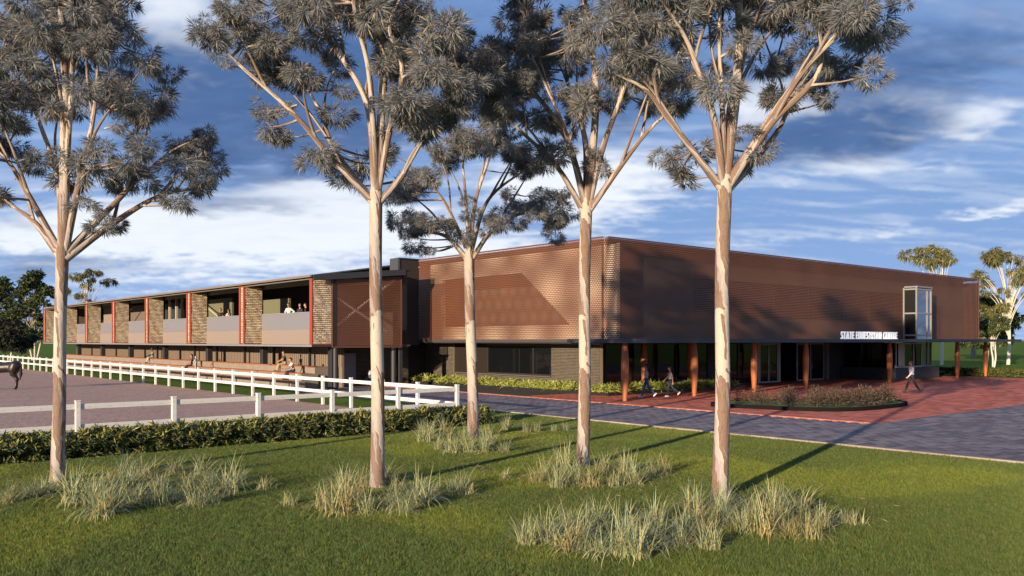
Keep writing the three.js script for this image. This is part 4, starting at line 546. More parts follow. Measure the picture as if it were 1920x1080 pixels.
function gumTree(T, label, idx) {
  const t = thing('gum_tree', label, 'tree', [T.base[0], 0, T.base[1]], -YAW, 'tall gums on the lawn'), r = rng(300 + idx), V = (x, y, z) => new THREE.Vector3(x, y, z), [fx, fy] = T.fork;
  const trunkPts = [V(0, -0.1, 0), V(0.0, 0.22, 0), V(fx * 0.3 + 0.02, fy * 0.33, 0.02), V(fx * 0.65 - 0.02, fy * 0.7, -0.02), V(fx, fy + 0.05, 0), V(fx + 0.03, fy + 0.75, 0.03)];
  const trunk = part('trunk', tube(trunkPts, [0.215, 0.165, 0.146, 0.14, 0.146, 0.05].map((q) => q * [0.88, 0.93, 1.12, 0.98, 0.95][idx]), 20, 8), bark, t); trunk.rotation.y = idx * 0;
  const nodes = [], twigs = [], tips = [];
  T.limbs.forEach((l, i) => {
    const pts = []; for (let k = 0; k < l.length; k += 3) pts.push(V(l[k], l[k + 1], l[k + 2])); pts[0].lerp(V(fx, fy, 0), 0.6); pts[0].y -= 0.12;
    for (let k = 1; k < pts.length - 1; k++) pts[k].add(V((r() - 0.5) * 0.14, (r() - 0.5) * 0.1, (r() - 0.5) * 0.2));
    const R0 = 0.062 + r() * 0.03, geos = [tube(pts, [R0 * 1.1, R0 * 0.8, R0 * 0.55, R0 * 0.28], 10, 8)], cv = new THREE.CatmullRomCurve3(pts, false, 'centripetal');
    for (let q = 0.28; q <= 1; q += 0.06) nodes.push([cv.getPoint(q), R0 * mix(1.0, 0.3, q), i]);
    for (let b = 0; b < 2; b++) { // a side branch
      const q = 0.3 + 0.28 * b + r() * 0.1, a = cv.getPoint(q), tan = cv.getTangent(q), s = randDir(r).multiplyScalar(0.75); s.y = Math.abs(s.y); const e = a.clone().addScaledVector(tan, 1.0 + r() * 0.8).add(s), mid = a.clone().lerp(e, 0.5).add(V((r() - 0.5) * 0.2, 0.12, (r() - 0.5) * 0.2)), rb = R0 * mix(0.62, 0.4, q);
      geos.push(tube([a, mid, e], [rb, rb * 0.7, rb * 0.35], 7, 5)); tips.push(e); for (let u = 0.4; u <= 1; u += 0.2) nodes.push([a.clone().lerp(e, u), rb * 0.5, i]);
    }
    T.limbs[i].geos = geos; tips.push(pts[pts.length - 1]);
  });
  const groups = [[], [], []], high = idx === 2 ? [] : [[fx - 0.3, 11.6, 2.0, 1.1], [fx + 0.6, 12.6, 1.6, 1.0], [fx - 0.2, 13.6, 1.2, 0.8]];
  if (high.length) { const p = [V(fx, fy, 0), V(fx + 0.2, 9, 0.3), V(fx - 0.1, 11.6, 0.1), V(fx, 13.4, 0)]; part('limb', tube(p, [0.11, 0.08, 0.05, 0.02], 9, 6), bark, t); const cv = new THREE.CatmullRomCurve3(p); for (let q = 0.6; q <= 1; q += 0.1) nodes.push([cv.getPoint(q), 0.04, 0]); }
  for (const p of tips) for (let k = 0; k < 3; k++) { const s = 0.30 + r() * 0.16, sh = 0.8 + r() * 0.4; groups[k].push([M4(p.x + (r() - 0.5) * 0.4, p.y + r() * 0.3 - 0.05, p.z + (r() - 0.5) * 0.4, (r() - 0.5) * 0.7, r() * 6.28, (r() - 0.5) * 0.7, s * 1.15, s * 0.9, s), L(sh, sh, sh)]); }
  [...T.blobs, ...high].forEach(([x, y, rx, ry]) => {
    const n = Math.max(2, Math.round(rx * ry * 15)), dz0 = (r() - 0.5) * 1.6;
    for (let k = 0; k < n; k++) {
      const a = r() * 6.283, q = Math.sqrt(r()) * 0.86, c = V(x + Math.cos(a) * q * rx, y + Math.sin(a) * q * ry, dz0 + (r() - 0.5) * 2.6), s = (0.32 + r() * 0.22) * (Math.min(rx, ry) < 0.36 ? 0.82 : 1);
      const sh = 0.8 + r() * 0.4; groups[Math.floor(r() * 3)].push([M4(c.x, c.y, c.z, (r() - 0.5) * 0.7, r() * 6.28, (r() - 0.5) * 0.7, s * (0.85 + r() * 0.6), s * (0.75 + r() * 0.35), s), L(sh, sh, sh)]);
      let best = null, bd = 1e9; for (const nd of nodes) { const d = nd[0].distanceTo(c) + Math.max(0, nd[0].y - c.y) * 1.6; if (d < bd) { bd = d; best = nd; } }
      const m = best[0].clone().lerp(c, 0.55); m.y += 0.05 - bd * 0.08; m.x += (r() - 0.5) * 0.1 * bd; twigs.push([best[2], tube([best[0], m, c], [Math.min(0.026, best[1] * 0.9) + 0.005, 0.018, 0.010], 5, 4)]);
    }
  });
  T.limbs.forEach((l, i) => part('limb', [...l.geos, ...twigs.filter((w) => w[0] === i).map((w) => w[1])], bark, t));
  groups.forEach((g, k) => { if (g.length) instanced('crown', gumBalls[k], gumLeaf, g, t); });
  return t;
}
[ 'leftmost tall gum with mottled bark, standing before the leafy hedge', 'tall gum with twisted pale bark standing before the white cross bracing', 'slim smaller gum at the right end of the leafy hedge', 'tall gum with striped bark standing before the corner of the hall', 'rightmost and nearest tall gum with cream and brown swirled bark' ].forEach((label, i) => gumTree(GUMS[i], label, i));

// ---------------------------------------------------------------- trees far behind
const paleBark = mat(0.58, 0.52, 0.44, 0.8), greyBark = mat(0.16, 0.12, 0.09, 0.9);
function farTree(name, label, [x, z], height, spec) {
  const { crownR, crown0, n, ball, trunkR = 0.22, bk = paleBark, spread = 1, seed = 1, stems = 1, group, limbs = 7, size = 1.0 } = spec, t = thing(name, label, 'tree', [x, 0, z], 0, group), r = rng(seed), V = (a, b, c) => new THREE.Vector3(a, b, c), heads = [], list = [];
  for (let i = 0; i < n; i++) { const a = r() * 6.283, q = Math.pow(r(), 0.5), hh = r(), k = Math.sin(Math.PI * (0.12 + 0.83 * hh)); heads.push(V(Math.cos(a) * q * crownR * k * spread, crown0 + (height - crown0) * hh, Math.sin(a) * q * crownR * k * spread)); }
  for (const h of heads) { const s = size * (0.75 + r() * 0.6), k = 0.75 + r() * 0.5; list.push([M4(h.x, h.y, h.z, (r() - 0.5) * 0.6, r() * 6.28, (r() - 0.5) * 0.6, s * 1.15, s * 0.8, s * 1.1), L(k, k, k)]); }
  const geos = []; for (let s = 0; s < stems; s++) { const lx = stems > 1 ? (s - (stems - 1) / 2) * 1.1 : (r() - 0.5) * 0.6, base = stems > 1 ? (s - (stems - 1) / 2) * 0.25 : 0; geos.push(tube([V(base, -0.1, 0), V(base + lx * 0.5, height * 0.2, 0.1), V(lx, height * 0.42, 0), V(lx * 1.2, height * 0.78, 0.2)], [trunkR, trunkR * 0.8, trunkR * 0.62, trunkR * 0.2], 9, 5)); }
  part('trunk', geos, bk, t);
  const each = Math.ceil(heads.length / limbs); for (let i = 0; i < limbs; i++) { const g = heads.slice(i * each, (i + 1) * each).map((h) => { const y0 = clamp(h.y * 0.5, crown0 * 0.55, height * 0.6), a = V(0, y0, 0), m = V(h.x * 0.45, mix(y0, h.y, 0.62), h.z * 0.45); return tube([a, m, h], [trunkR * 0.34, trunkR * 0.2, 0.03], 5, 3); }); if (g.length) part('limb', g, bk, t); }
  instanced('crown', ball, leafMat, list, t); return t;
}
const yellowGum = leafBall(230, 230, 0.62, 0.055, [[0.17, 0.16, 0.045], [0.13, 0.135, 0.04], [0.22, 0.19, 0.06], [0.08, 0.09, 0.035]], 0.8), darkBall = leafBall(231, 240, 0.45, 0.085, [[0.045, 0.07, 0.022], [0.08, 0.105, 0.025], [0.03, 0.05, 0.02], [0.12, 0.13, 0.035]], 0.3), dusky = leafBall(232, 240, 0.45, 0.08, [[0.018, 0.024, 0.016], [0.03, 0.035, 0.02], [0.045, 0.04, 0.025]], 0.3);
const FAR = 'trees beyond the buildings';
farTree('broadleaf_tree', 'dense green tree cut by the left edge of the picture', [27.0, -161], 13.2, { crownR: 4.2, crown0: 5.0, n: 62, ball: darkBall, size: 1.15, seed: 401, bk: paleBark, group: FAR });
farTree('broadleaf_tree', 'tall dense green tree at the far end of the grandstand', [29.3, -146], 13.6, { crownR: 3.9, crown0: 3.6, n: 72, ball: darkBall, size: 1.05, seed: 402, stems: 3, trunkR: 0.15, bk: paleBark, group: FAR });
farTree('dark_tree', 'low dark tree behind the fence above the horse', [24.4, -136.6], 5.6, { crownR: 3.0, crown0: 1.9, n: 55, ball: dusky, size: 0.95, seed: 403, trunkR: 0.16, bk: paleBark, group: FAR });
farTree('yellow_gum_tree', 'pale limbed gum rising behind the far end of the grandstand roof', [39.5, -157.3], 15.4, { crownR: 5.2, crown0: 9.5, n: 17, ball: yellowGum, size: 0.85, seed: 404, group: FAR });
farTree('yellow_gum_tree', 'white trunked gum showing its crown above the hall roof at right', [109, -45.6], 15.0, { crownR: 4.6, crown0: 12.2, n: 14, ball: yellowGum, size: 0.85, seed: 405, trunkR: 0.2, bk: mat(0.66, 0.62, 0.56, 0.8), group: FAR });
farTree('yellow_gum_tree', 'tall white limbed gum at the right edge beyond the canopy end', [116.8, -40.8], 15.2, { crownR: 4.6, crown0: 6.6, n: 30, ball: yellowGum, size: 0.85, seed: 406, trunkR: 0.23, bk: mat(0.66, 0.60, 0.50, 0.8), group: FAR });
farTree('broadleaf_tree', 'dark green tree filling the gap between hall and right edge gum', [133.5, -49.5], 9.2, { crownR: 4.4, crown0: 2.6, n: 90, ball: darkBall, size: 1.2, seed: 407, group: FAR });
farTree('forked_tree', 'thin white forked stems behind the last timber column', [99.4, -36.2], 5.6, { crownR: 2.2, crown0: 3.6, n: 12, ball: darkBall, size: 0.8, seed: 408, stems: 2, trunkR: 0.11, bk: mat(0.66, 0.62, 0.55, 0.8), group: FAR });
farTree('dark_tree', 'small dark tree far off between the last two timber columns', [161.2, -62.1], 5.2, { crownR: 3.4, crown0: 2.6, n: 40, ball: dusky, size: 1.0, seed: 409, trunkR: 0.5, bk: mat(0.30, 0.24, 0.20, 0.9), group: FAR });

// ---------------------------------------------------------------- bodies: tapered bones joined by a smooth minimum, meshed with surface nets
function bodyMesh(bones, cell, k = 0.02) {                  // bones: [ax,ay,az, bx,by,bz, ra, rb, colour]
  const lo = [1e9, 1e9, 1e9], hi = [-1e9, -1e9, -1e9]; for (const b of bones) { const m = Math.max(b[6], b[7]) + k * 3 + cell * 2; for (let i = 0; i < 3; i++) { lo[i] = Math.min(lo[i], b[i] - m, b[i + 3] - m); hi[i] = Math.max(hi[i], b[i] + m, b[i + 3] + m); } }
  const n = [0, 1, 2].map((i) => Math.ceil((hi[i] - lo[i]) / cell) + 1), S = new Float32Array(n[0] * n[1] * n[2]), D = new Float32Array(S.length).fill(9), W = new Int16Array(S.length), id = (x, y, z) => (z * n[1] + y) * n[0] + x;
  bones.forEach((b, bi) => {
    const m = Math.max(b[6], b[7]) + k * 4 + cell * 2, r = [0, 1, 2].map((i) => [Math.max(0, Math.floor((Math.min(b[i], b[i + 3]) - m - lo[i]) / cell)), Math.min(n[i] - 1, Math.ceil((Math.max(b[i], b[i + 3]) + m - lo[i]) / cell))]), dx = b[3] - b[0], dy = b[4] - b[1], dz = b[5] - b[2], l2 = dx * dx + dy * dy + dz * dz || 1e-9;
    for (let z = r[2][0]; z <= r[2][1]; z++) for (let y = r[1][0]; y <= r[1][1]; y++) for (let x = r[0][0]; x <= r[0][1]; x++) { const px = lo[0] + x * cell - b[0], py = lo[1] + y * cell - b[1], pz = lo[2] + z * cell - b[2], t = clamp((px * dx + py * dy + pz * dz) / l2), d = Math.hypot(px - t * dx, py - t * dy, pz - t * dz) - mix(b[6], b[7], t), o = id(x, y, z); S[o] += Math.exp(-Math.min(d, 1) / k); if (d < D[o]) { D[o] = d; W[o] = bi; } }
  });
  const F = new Float32Array(S.length); for (let i = 0; i < S.length; i++) F[i] = S[i] > 1e-30 ? -k * Math.log(S[i]) : 1;
  const V = new Int32Array(S.length).fill(-1), P = [], C = [], I = [];
  for (let z = 0; z < n[2] - 1; z++) for (let y = 0; y < n[1] - 1; y++) for (let x = 0; x < n[0] - 1; x++) {
    let c = 0, sx = 0, sy = 0, sz = 0, near = -1, nd = 9, sgn = 0; const f = []; for (let q = 0; q < 8; q++) { const o = id(x + (q & 1), y + ((q >> 1) & 1), z + (q >> 2)); f.push(F[o]); if (F[o] < 0) sgn++; if (D[o] < nd) { nd = D[o]; near = W[o]; } }
    if (!sgn || sgn === 8) continue;
    for (let q = 0; q < 8; q++) for (const ax of [1, 2, 4]) if (!(q & ax)) { const a = f[q], b = f[q | ax]; if ((a < 0) !== (b < 0)) { const t = a / (a - b); c++; sx += (q & 1) + (ax === 1 ? t : 0); sy += ((q >> 1) & 1) + (ax === 2 ? t : 0); sz += (q >> 2) + (ax === 4 ? t : 0); } }
    V[id(x, y, z)] = P.length / 3; P.push(lo[0] + (x + sx / c) * cell, lo[1] + (y + sy / c) * cell, lo[2] + (z + sz / c) * cell); C.push(...bones[near][8]);
  }
  for (let z = 1; z < n[2] - 1; z++) for (let y = 1; y < n[1] - 1; y++) for (let x = 1; x < n[0] - 1; x++) {
    const a = F[id(x, y, z)] < 0; const q = (A, B, Cc, Dd, flip) => { if (A < 0 || B < 0 || Cc < 0 || Dd < 0) return; if (flip) I.push(A, B, Cc, A, Cc, Dd); else I.push(A, Cc, B, A, Dd, Cc); };
    if (a !== F[id(x + 1, y, z)] < 0) q(V[id(x, y - 1, z - 1)], V[id(x, y, z - 1)], V[id(x, y, z)], V[id(x, y - 1, z)], a);
    if (a !== F[id(x, y + 1, z)] < 0) q(V[id(x - 1, y, z - 1)], V[id(x - 1, y, z)], V[id(x, y, z)], V[id(x, y, z - 1)], a);
    if (a !== F[id(x, y, z + 1)] < 0) q(V[id(x - 1, y - 1, z)], V[id(x, y - 1, z)], V[id(x, y, z)], V[id(x - 1, y, z)], a);
  }
  const g = new THREE.BufferGeometry(); g.setAttribute('position', new THREE.Float32BufferAttribute(P, 3)); g.setAttribute('color', new THREE.Float32BufferAttribute(C, 3)); g.setIndex(I); g.computeVertexNormals(); return g;
}
const skinMat = new THREE.MeshStandardMaterial({ vertexColors: true, roughness: 0.75 });
// a person: local +x is forward, z sideways. pose angles in degrees; the lowest foot (or the seat) ends at y = 0
function person(label, [x, y, z], turn, o) {
  const { height = 1.75, thigh = [0, 0], knee = [0, 0], arm = [5, 5], elbow = [10, 10], spread = [8, 8], lean = 2, seat = false, skin = [0.42, 0.22, 0.14], shirt = [0.6, 0.6, 0.6], sleeve = 'short', pants = [0.03, 0.04, 0.08], shorts = false, shoe = [0.03, 0.03, 0.03], hair = [0.04, 0.025, 0.018], hairStyle = 'short', slim = 1, headTurn = 0, group } = o;
  const t = thing('person', label, 'person', [x, y, z], turn, group), D2 = Math.PI / 180, s = height / 1.75, B = [], fine = [], H = [], sideSign = [1, -1];
  const hip = [0, 0.92, 0], up = [Math.sin(lean * D2), Math.cos(lean * D2)], at = (h, f = 0) => [hip[0] + up[0] * h + up[1] * f, hip[1] + up[1] * h - up[0] * f];
  const add = (list, a, b, ra, rb, c) => list.push([...a, ...b, ra, rb, c]);
  const P3 = (q, zz) => [q[0], q[1], zz], feet = [];
  // trunk: pelvis, waist, ribs, shoulders
  add(B, P3(at(0.0), 0.07), P3(at(0.0), -0.07), 0.105 * slim, 0.105 * slim, pants); add(B, P3(at(0.06), 0.05), P3(at(0.06), -0.05), 0.105 * slim, 0.105 * slim, pants);
  add(B, P3(at(0.14), 0.05), P3(at(0.14), -0.05), 0.098 * slim, 0.098 * slim, shirt); add(B, P3(at(0.14), 0), P3(at(0.38), 0), 0.105 * slim, 0.118 * slim, shirt); add(B, P3(at(0.32), 0.075 * slim), P3(at(0.32), -0.075 * slim), 0.105 * slim, 0.105 * slim, shirt); add(B, P3(at(0.44), 0.13 * slim), P3(at(0.44), -0.13 * slim), 0.082, 0.082, shirt);
  add(B, P3(at(0.50), 0), P3(at(0.60, 0.015), 0), 0.058, 0.052, skin);
  // head: skull, jaw, nose, ears, eyes
  const hc = at(0.72, 0.025), ct = Math.cos(headTurn * D2), st = Math.sin(headTurn * D2), hd = (f, u, w) => [hc[0] + f * ct - w * st, hc[1] + u, f * st + w * ct];
  add(fine, hd(-0.02, 0.025, 0), hd(0.012, 0.03, 0), 0.086, 0.082, skin); add(fine, hd(0.03, -0.01, 0), hd(0.042, -0.075, 0), 0.062, 0.038, skin); add(fine, hd(-0.02, -0.06, 0), hd(-0.03, -0.15, 0), 0.05, 0.052, skin);
  add(fine, hd(0.088, 0.012, 0), hd(0.105, -0.022, 0), 0.009, 0.014, skin); for (const w of sideSign) { add(fine, hd(-0.005, 0.012, 0.08 * w), hd(-0.008, -0.03, 0.076 * w), 0.015, 0.012, skin); add(fine, hd(0.078, 0.012, 0.032 * w), hd(0.08, 0.012, 0.032 * w), 0.0105, 0.0105, [0.03, 0.02, 0.018]); } add(fine, hd(0.083, -0.055, 0.018), hd(0.083, -0.055, -0.018), 0.0095, 0.0095, [0.30, 0.10, 0.08]);
  add(H, hd(-0.028, 0.05, 0), hd(0.0, 0.062, 0), 0.093, 0.086, hair); add(H, hd(-0.06, -0.0, 0.03), hd(-0.06, 0.0, -0.03), 0.06, 0.06, hair); if (hairStyle !== 'bald') for (const w of sideSign) add(H, hd(-0.02, 0.035, 0.066 * w), hd(-0.035, -0.01, 0.064 * w), 0.028, 0.024, hair);
  if (hairStyle === 'long') { add(H, hd(-0.07, 0.0, 0.03), hd(-0.085, -0.2, 0.03), 0.055, 0.04, hair); add(H, hd(-0.07, 0.0, -0.03), hd(-0.085, -0.2, -0.03), 0.055, 0.04, hair); } if (hairStyle === 'tail') { add(H, hd(-0.11, 0.06, 0), hd(-0.15, -0.02, 0), 0.03, 0.03, hair); add(H, hd(-0.15, -0.02, 0), hd(-0.145, -0.2, 0), 0.03, 0.012, hair); }
  // legs and shoes
  sideSign.forEach((w, i) => {
    const th = thigh[i] * D2, sh = (thigh[i] - knee[i]) * D2, kz = 0.095 * w, a = [hip[0], hip[1] - 0.02, kz], kn = [a[0] + Math.sin(th) * 0.43, a[1] - Math.cos(th) * 0.43, kz], an = [kn[0] + Math.sin(sh) * 0.41, kn[1] - Math.cos(sh) * 0.41, kz * 0.95], low = shorts ? skin : pants;
    add(B, a, kn, 0.088 * slim, 0.06, pants); add(B, kn, [mix(kn[0], an[0], 0.4), mix(kn[1], an[1], 0.4), kz], 0.056, 0.058, low); add(B, [mix(kn[0], an[0], 0.4), mix(kn[1], an[1], 0.4), kz], an, 0.056, 0.042, low);
    const ft = seat ? 0 : clamp((thigh[i] - knee[i]) * 0.8, -45, 14) * D2, fx = Math.cos(ft), fy = Math.sin(ft), pt = (f, u) => [an[0] + f * fx - u * fy, an[1] + f * fy + u * fx, kz]; add(B, pt(-0.045, -0.045), pt(0.075, -0.05), 0.04, 0.04, shoe); add(B, pt(0.07, -0.055), pt(0.155, -0.06), 0.037, 0.027, shoe); feet.push(pt(0, -0.09)[1], pt(0.15, -0.088)[1], pt(-0.045, -0.087)[1]);
  });
  // arms and hands with five fingers each
  sideSign.forEach((w, i) => {
    const A = arm[i] * D2, E = (arm[i] + elbow[i]) * D2, sp = spread[i] * D2, sh = [...at(0.45), 0.175 * w * slim], el = [sh[0] + Math.sin(A) * 0.28, sh[1] - Math.cos(A) * 0.28 * Math.cos(sp), sh[2] + Math.sin(sp) * 0.28 * w], sp2 = sp * (elbow[i] > 60 ? -1.2 : 0.4), wr = [el[0] + Math.sin(E) * 0.25, el[1] - Math.cos(E) * 0.25, el[2] + Math.sin(sp2) * 0.25 * w];
    add(B, sh, [mix(sh[0], el[0], 0.55), mix(sh[1], el[1], 0.55), mix(sh[2], el[2], 0.55)], 0.062, 0.05, shirt); add(B, [mix(sh[0], el[0], 0.55), mix(sh[1], el[1], 0.55), mix(sh[2], el[2], 0.55)], el, 0.047, 0.042, sleeve === 'none' || sleeve === 'short' ? skin : shirt); add(B, el, wr, 0.041, 0.031, sleeve === 'long' ? shirt : skin);
    const dx = (wr[0] - el[0]) / 0.25, dy = (wr[1] - el[1]) / 0.25, dz = (wr[2] - el[2]) / 0.25, nx = dy, ny = -dx, pt = (l, a, c) => [wr[0] + dx * l + nx * a * 1, wr[1] + dy * l + ny * a, wr[2] + dz * l + c]; // a: across the palm, c: towards the body side
    for (const q of [-0.022, 0, 0.022]) add(fine, pt(0.01, q * 0.6, 0), pt(0.085, q, 0), 0.018, 0.015, skin);
    [[-0.031, 0.058], [-0.011, 0.07], [0.010, 0.074], [0.030, 0.066]].forEach(([q, l]) => { add(fine, pt(0.085, q, 0), pt(0.085 + l * 0.55, q * 1.1, -0.012 * w), 0.0092, 0.0085, skin); add(fine, pt(0.085 + l * 0.55, q * 1.1, -0.012 * w), pt(0.085 + l * 0.95, q * 1.1, -0.032 * w), 0.0085, 0.0075, skin); });
    add(fine, pt(0.025, 0.02, 0), pt(0.06, 0.052, -0.012 * w), 0.013, 0.0105, skin); add(fine, pt(0.06, 0.052, -0.012 * w), pt(0.095, 0.058, -0.024 * w), 0.0105, 0.0085, skin);
  });
  const drop = seat ? hip[1] - 0.115 : Math.min(...feet), fix = (l) => l.forEach((b) => { b[1] -= drop; b[4] -= drop; }); [B, fine, H].forEach(fix);
  const body = mergeGeometries([bodyMesh(B, 0.016, 0.014), bodyMesh(fine.slice(0, 10), 0.007, 0.007), bodyMesh(fine.slice(10, 10 + (fine.length - 10) / 2), 0.006, 0.003), bodyMesh(fine.slice(10 + (fine.length - 10) / 2), 0.006, 0.003)]);
  part('body', body, skinMat, t); part('hair', bodyMesh(H, 0.01, 0.01), skinMat, t); t.scale.setScalar(s); return t;
}
// turn: 0 faces +x; image left is (-0.76, -0.65)
const face = (dx, dz) => Math.atan2(-dz, dx), LEFT = face(-RT[0], -RT[1]);
person('person with ponytail in grey top and blue jeans walking by the first timber column', [34.45, 0.04, -29.4], LEFT, { height: 1.73, thigh: [18, -16], knee: [4, 36], arm: [-14, 14], elbow: [14, 20], shirt: [0.34, 0.34, 0.38], sleeve: 'mid', pants: [0.03, 0.065, 0.20], shoe: [0.75, 0.73, 0.70], hairStyle: 'tail', hair: [0.05, 0.028, 0.02], slim: 0.88, lean: 1, headTurn: 0 });
person('short haired person in pale printed tee and dark jeans walking behind the ponytailed one', [35.85, 0.04, -28.95], LEFT, { height: 1.60, thigh: [14, -18], knee: [10, 38], arm: [24, -20], elbow: [22, 16], shirt: [0.62, 0.58, 0.52], pants: [0.022, 0.028, 0.06], shoe: [0.6, 0.58, 0.55], slim: 0.9, lean: 1, skin: [0.50, 0.27, 0.17] });
person('person in white shirt and dark trousers walking across the red paving', [49.1, 0.04, -22.2], LEFT, { height: 1.82, thigh: [24, -22], knee: [4, 14], arm: [-18, 18], elbow: [14, 30], shirt: [0.72, 0.68, 0.68], sleeve: 'long', pants: [0.014, 0.016, 0.022], hair: [0.16, 0.06, 0.03], lean: 2, skin: [0.52, 0.26, 0.17] });
person('person in dark top and khaki trousers sitting high on the benches by the gable end', [26.0, 1.386, -54.1], face(-0.96, -0.28), { height: 1.74, seat: true, thigh: [82, 80], knee: [62, 66], arm: [34, 30], elbow: [34, 40], shirt: [0.07, 0.05, 0.04], pants: [0.36, 0.31, 0.19], shoe: [0.10, 0.06, 0.04], lean: 6 });
person('person in white tee and navy jeans sitting on the middle bench by the gable end', [24.85, 0.996, -50.5], face(-0.96, -0.2), { height: 1.76, seat: true, thigh: [84, 80], knee: [70, 76], arm: [36, 32], elbow: [40, 44], shirt: [0.66, 0.62, 0.64], pants: [0.02, 0.025, 0.045], lean: 14, shoe: [0.02, 0.02, 0.02] });
person('person in grey top sitting alone on the benches nearest the far end', [26.0, 1.386, -81.3], face(-1, 0.15), { height: 1.75, seat: true, thigh: [82, 84], knee: [66, 60], arm: [30, 26], elbow: [36, 46], shirt: [0.20, 0.19, 0.18], pants: [0.42, 0.40, 0.38], lean: 4, skin: [0.10, 0.055, 0.035] });
person('person in brown top and black trousers sitting with outstretched legs beside a child', [24.85, 0.996, -68.2], face(-0.95, -0.3), { height: 1.72, seat: true, thigh: [80, 74], knee: [38, 30], arm: [20, 24], elbow: [46, 40], shirt: [0.12, 0.05, 0.035], pants: [0.012, 0.012, 0.014], hair: [0.03, 0.02, 0.015], hairStyle: 'long', slim: 0.9 });
person('blond child in pale blue top reaching out at the bench edge', [24.2, 0.566, -65.6], face(-0.5, -0.85), { height: 1.22, thigh: [4, -6], knee: [2, 6], arm: [56, 10], elbow: [18, 20], shirt: [0.40, 0.55, 0.62], sleeve: 'long', pants: [0.42, 0.38, 0.32], hair: [0.55, 0.42, 0.24], skin: [0.55, 0.32, 0.22] });
person('person in white top with hands on hips behind the nearest balustrade', [26.15, 3.725, -53.8], face(-0.9, 0.44), { height: 1.80, arm: [-22, -22], elbow: [72, 72], spread: [46, 46], shirt: [0.70, 0.66, 0.64], sleeve: 'long', pants: [0.03, 0.03, 0.04], hairStyle: 'bald', hair: [0.06, 0.035, 0.025], skin: [0.45, 0.23, 0.15] });
person('red haired person in dark jacket behind the nearest balustrade', [26.2, 3.725, -52.25], face(-0.75, 0.65), { height: 1.70, arm: [12, 16], elbow: [50, 40], shirt: [0.02, 0.018, 0.02], sleeve: 'long', pants: [0.02, 0.02, 0.03], hair: [0.32, 0.10, 0.035], hairStyle: 'long', slim: 0.9, skin: [0.55, 0.32, 0.22] });
person('dark haired person in black jacket closest to the nearest fin on the balcony', [26.25, 3.725, -51.5], face(-0.85, -0.5), { height: 1.73, arm: [14, 10], elbow: [40, 50], shirt: [0.018, 0.016, 0.018], sleeve: 'long', pants: [0.02, 0.02, 0.03], hair: [0.02, 0.014, 0.012], hairStyle: 'long', slim: 0.9, skin: [0.52, 0.30, 0.21] });
person('bearded person in black top behind the second balustrade', [26.2, 3.725, -65.8], face(-0.55, 0.83), { height: 1.80, arm: [6, 8], elbow: [12, 16], shirt: [0.014, 0.014, 0.016], pants: [0.02, 0.02, 0.03], hair: [0.16, 0.06, 0.03], skin: [0.48, 0.22, 0.13] });
person('dark haired person in cream top pointing behind the second balustrade', [26.2, 3.725, -64.1], face(-0.35, -0.93), { height: 1.70, arm: [62, 8], elbow: [36, 20], shirt: [0.66, 0.55, 0.45], sleeve: 'long', pants: [0.03, 0.03, 0.04], hair: [0.025, 0.016, 0.012], hairStyle: 'long', slim: 0.9, skin: [0.55, 0.32, 0.22] });

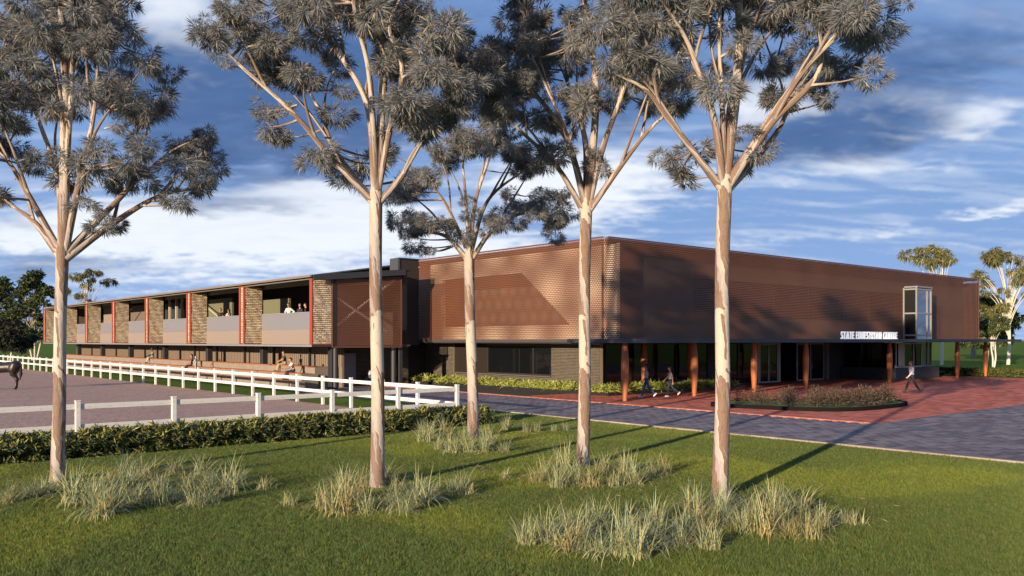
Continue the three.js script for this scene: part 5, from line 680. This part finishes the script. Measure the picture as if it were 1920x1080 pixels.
// ---------------------------------------------------------------- the dark horse in the arena; local +x is its head end
{
  const coat = [0.020, 0.014, 0.012], black = [0.008, 0.007, 0.007], h = thing('horse', 'dark brown horse standing in the arena at the left edge, hindquarters in view', 'horse', [11.06, 0.006, -60.3], LEFT), B = [], add = (a, b, ra, rb, c = coat) => B.push([...a, ...b, ra, rb, c]);
  add([0.05, 1.42, 0], [0.45, 1.40, 0], 0.30, 0.30); add([0.45, 1.36, 0], [1.25, 1.34, 0], 0.31, 0.34); add([1.2, 1.36, 0], [1.55, 1.36, 0], 0.34, 0.29); add([0.0, 1.50, 0.10], [0.12, 1.24, 0.12], 0.27, 0.25); add([0.0, 1.50, -0.10], [0.12, 1.24, -0.12], 0.27, 0.25); add([1.3, 1.62, 0], [1.55, 1.6, 0], 0.12, 0.14);
  add([1.55, 1.5, 0], [2.0, 1.98, 0], 0.24, 0.14); add([2.0, 1.98, 0], [2.12, 2.06, 0], 0.14, 0.12); add([2.1, 2.05, 0], [2.42, 1.78, 0], 0.115, 0.075); add([2.42, 1.78, 0], [2.5, 1.70, 0], 0.078, 0.068); for (const w of [1, -1]) add([2.06, 2.14, 0.06 * w], [2.07, 2.27, 0.075 * w], 0.03, 0.012);
  for (const [w, dx] of [[1, 0.0], [-1, -0.1]]) { // hind leg: thigh forward to the stifle, back to the hock, upright shank, fetlock, hoof
    const z = 0.14 * w; add([0.08 + dx * 0.3, 1.3, z], [0.2 + dx, 0.96, z], 0.22, 0.16); add([0.22 + dx, 0.98, z], [-0.03 + dx, 0.62, z], 0.135, 0.07); add([-0.04 + dx, 0.63, z], [0.02 + dx, 0.22, z], 0.062, 0.045); add([0.02 + dx, 0.22, z], [0.06 + dx, 0.1, z], 0.05, 0.046); add([0.06 + dx, 0.09, z], [0.08 + dx, 0.05, z], 0.06, 0.055, black); }
  for (const [w, dx] of [[1, 0.04], [-1, -0.05]]) { const z = 0.15 * w; add([1.5 + dx * 0.5, 1.25, z], [1.42 + dx, 0.95, z], 0.16, 0.1); add([1.42 + dx, 0.95, z], [1.45 + dx, 0.55, z], 0.085, 0.058); add([1.45 + dx, 0.56, z], [1.45 + dx, 0.2, z], 0.056, 0.044); add([1.45 + dx, 0.2, z], [1.5 + dx, 0.09, z], 0.05, 0.045); add([1.5 + dx, 0.09, z], [1.52 + dx, 0.05, z], 0.06, 0.055, black); }
  part('body', bodyMesh(B, 0.028, 0.035), new THREE.MeshStandardMaterial({ vertexColors: true, roughness: 0.42 }), h);
  const T = []; const ta = (a, b, ra, rb) => T.push([...a, ...b, ra, rb, black]); ta([-0.2, 1.52, 0], [-0.30, 1.35, 0], 0.05, 0.07); ta([-0.30, 1.35, 0], [-0.31, 0.95, 0.01], 0.075, 0.085); ta([-0.31, 0.95, 0.01], [-0.27, 0.58, 0.0], 0.085, 0.02); ta([-0.30, 1.3, 0.03], [-0.25, 0.72, 0.05], 0.05, 0.02); part('tail', bodyMesh(T, 0.02, 0.02), skinMat, h);
  const Mn = []; for (let i = 0; i < 6; i++) { const u = i / 5; Mn.push([mix(1.5, 2.02, u), mix(1.7, 2.14, u), 0, mix(1.42, 1.94, u), mix(1.5, 1.98, u), 0.11, 0.05, 0.03, black]); } part('mane', bodyMesh(Mn, 0.02, 0.02), skinMat, h); shade(h);
}
// ---------------------------------------------------------------- a pram on the pavement under the gable end
{
  const p = thing('stroller', 'pale grey hooded baby stroller on the pavement under the gable end', 'stroller', [30.0, 0.014, -49.8], face(-0.5, -0.85)), cloth = mat(0.50, 0.54, 0.60, 0.85), trim = mat(0.10, 0.12, 0.17, 0.8);
  const hood = new THREE.SphereGeometry(0.27, 20, 12, 0, Math.PI, 0, Math.PI / 1.7); hood.rotateY(-Math.PI / 2); hood.scale(1, 1, 0.9); const hm = cloth.clone(); hm.side = THREE.DoubleSide; part('hood', hood.translate(-0.02, 0.78, 0), hm, p);
  part('seat', [bb(-0.25, 0.22, 0.5, 0.62, -0.2, 0.2, 0.04), bevelBox(0.1, 0.5, 0.38, 0.03).rotateZ(0.5).translate(-0.27, 0.72, 0)], trim, p); part('basket', bb(-0.25, 0.25, 0.2, 0.32, -0.18, 0.18, 0.02), trim, p);
  for (const w of [1, -1]) { part('frame_tube', [tube([[0.4, 0.12, 0.22 * w], [0.0, 0.55, 0.22 * w], [-0.45, 1.0, 0.22 * w]], [0.014, 0.014, 0.014], 8, 4), rod([-0.35, 0.12, 0.22 * w], [0.1, 0.46, 0.22 * w], 0.013)], M.whiteMetal, p); for (const [x, r] of [[0.4, 0.11], [-0.35, 0.13]]) { const wh = part('wheel', new THREE.TorusGeometry(r - 0.02, 0.022, 8, 24).translate(x, r, 0.26 * w), M.dark, p); part('rim', new THREE.CylinderGeometry(r - 0.03, r - 0.03, 0.02, 20).rotateX(Math.PI / 2).translate(x, r, 0.26 * w), M.whiteMetal, wh); } }
  part('handle', rod([-0.45, 1.0, -0.22], [-0.45, 1.0, 0.22], 0.018), M.dark, p); shade(p);
}
renderer.render(scene, camera);
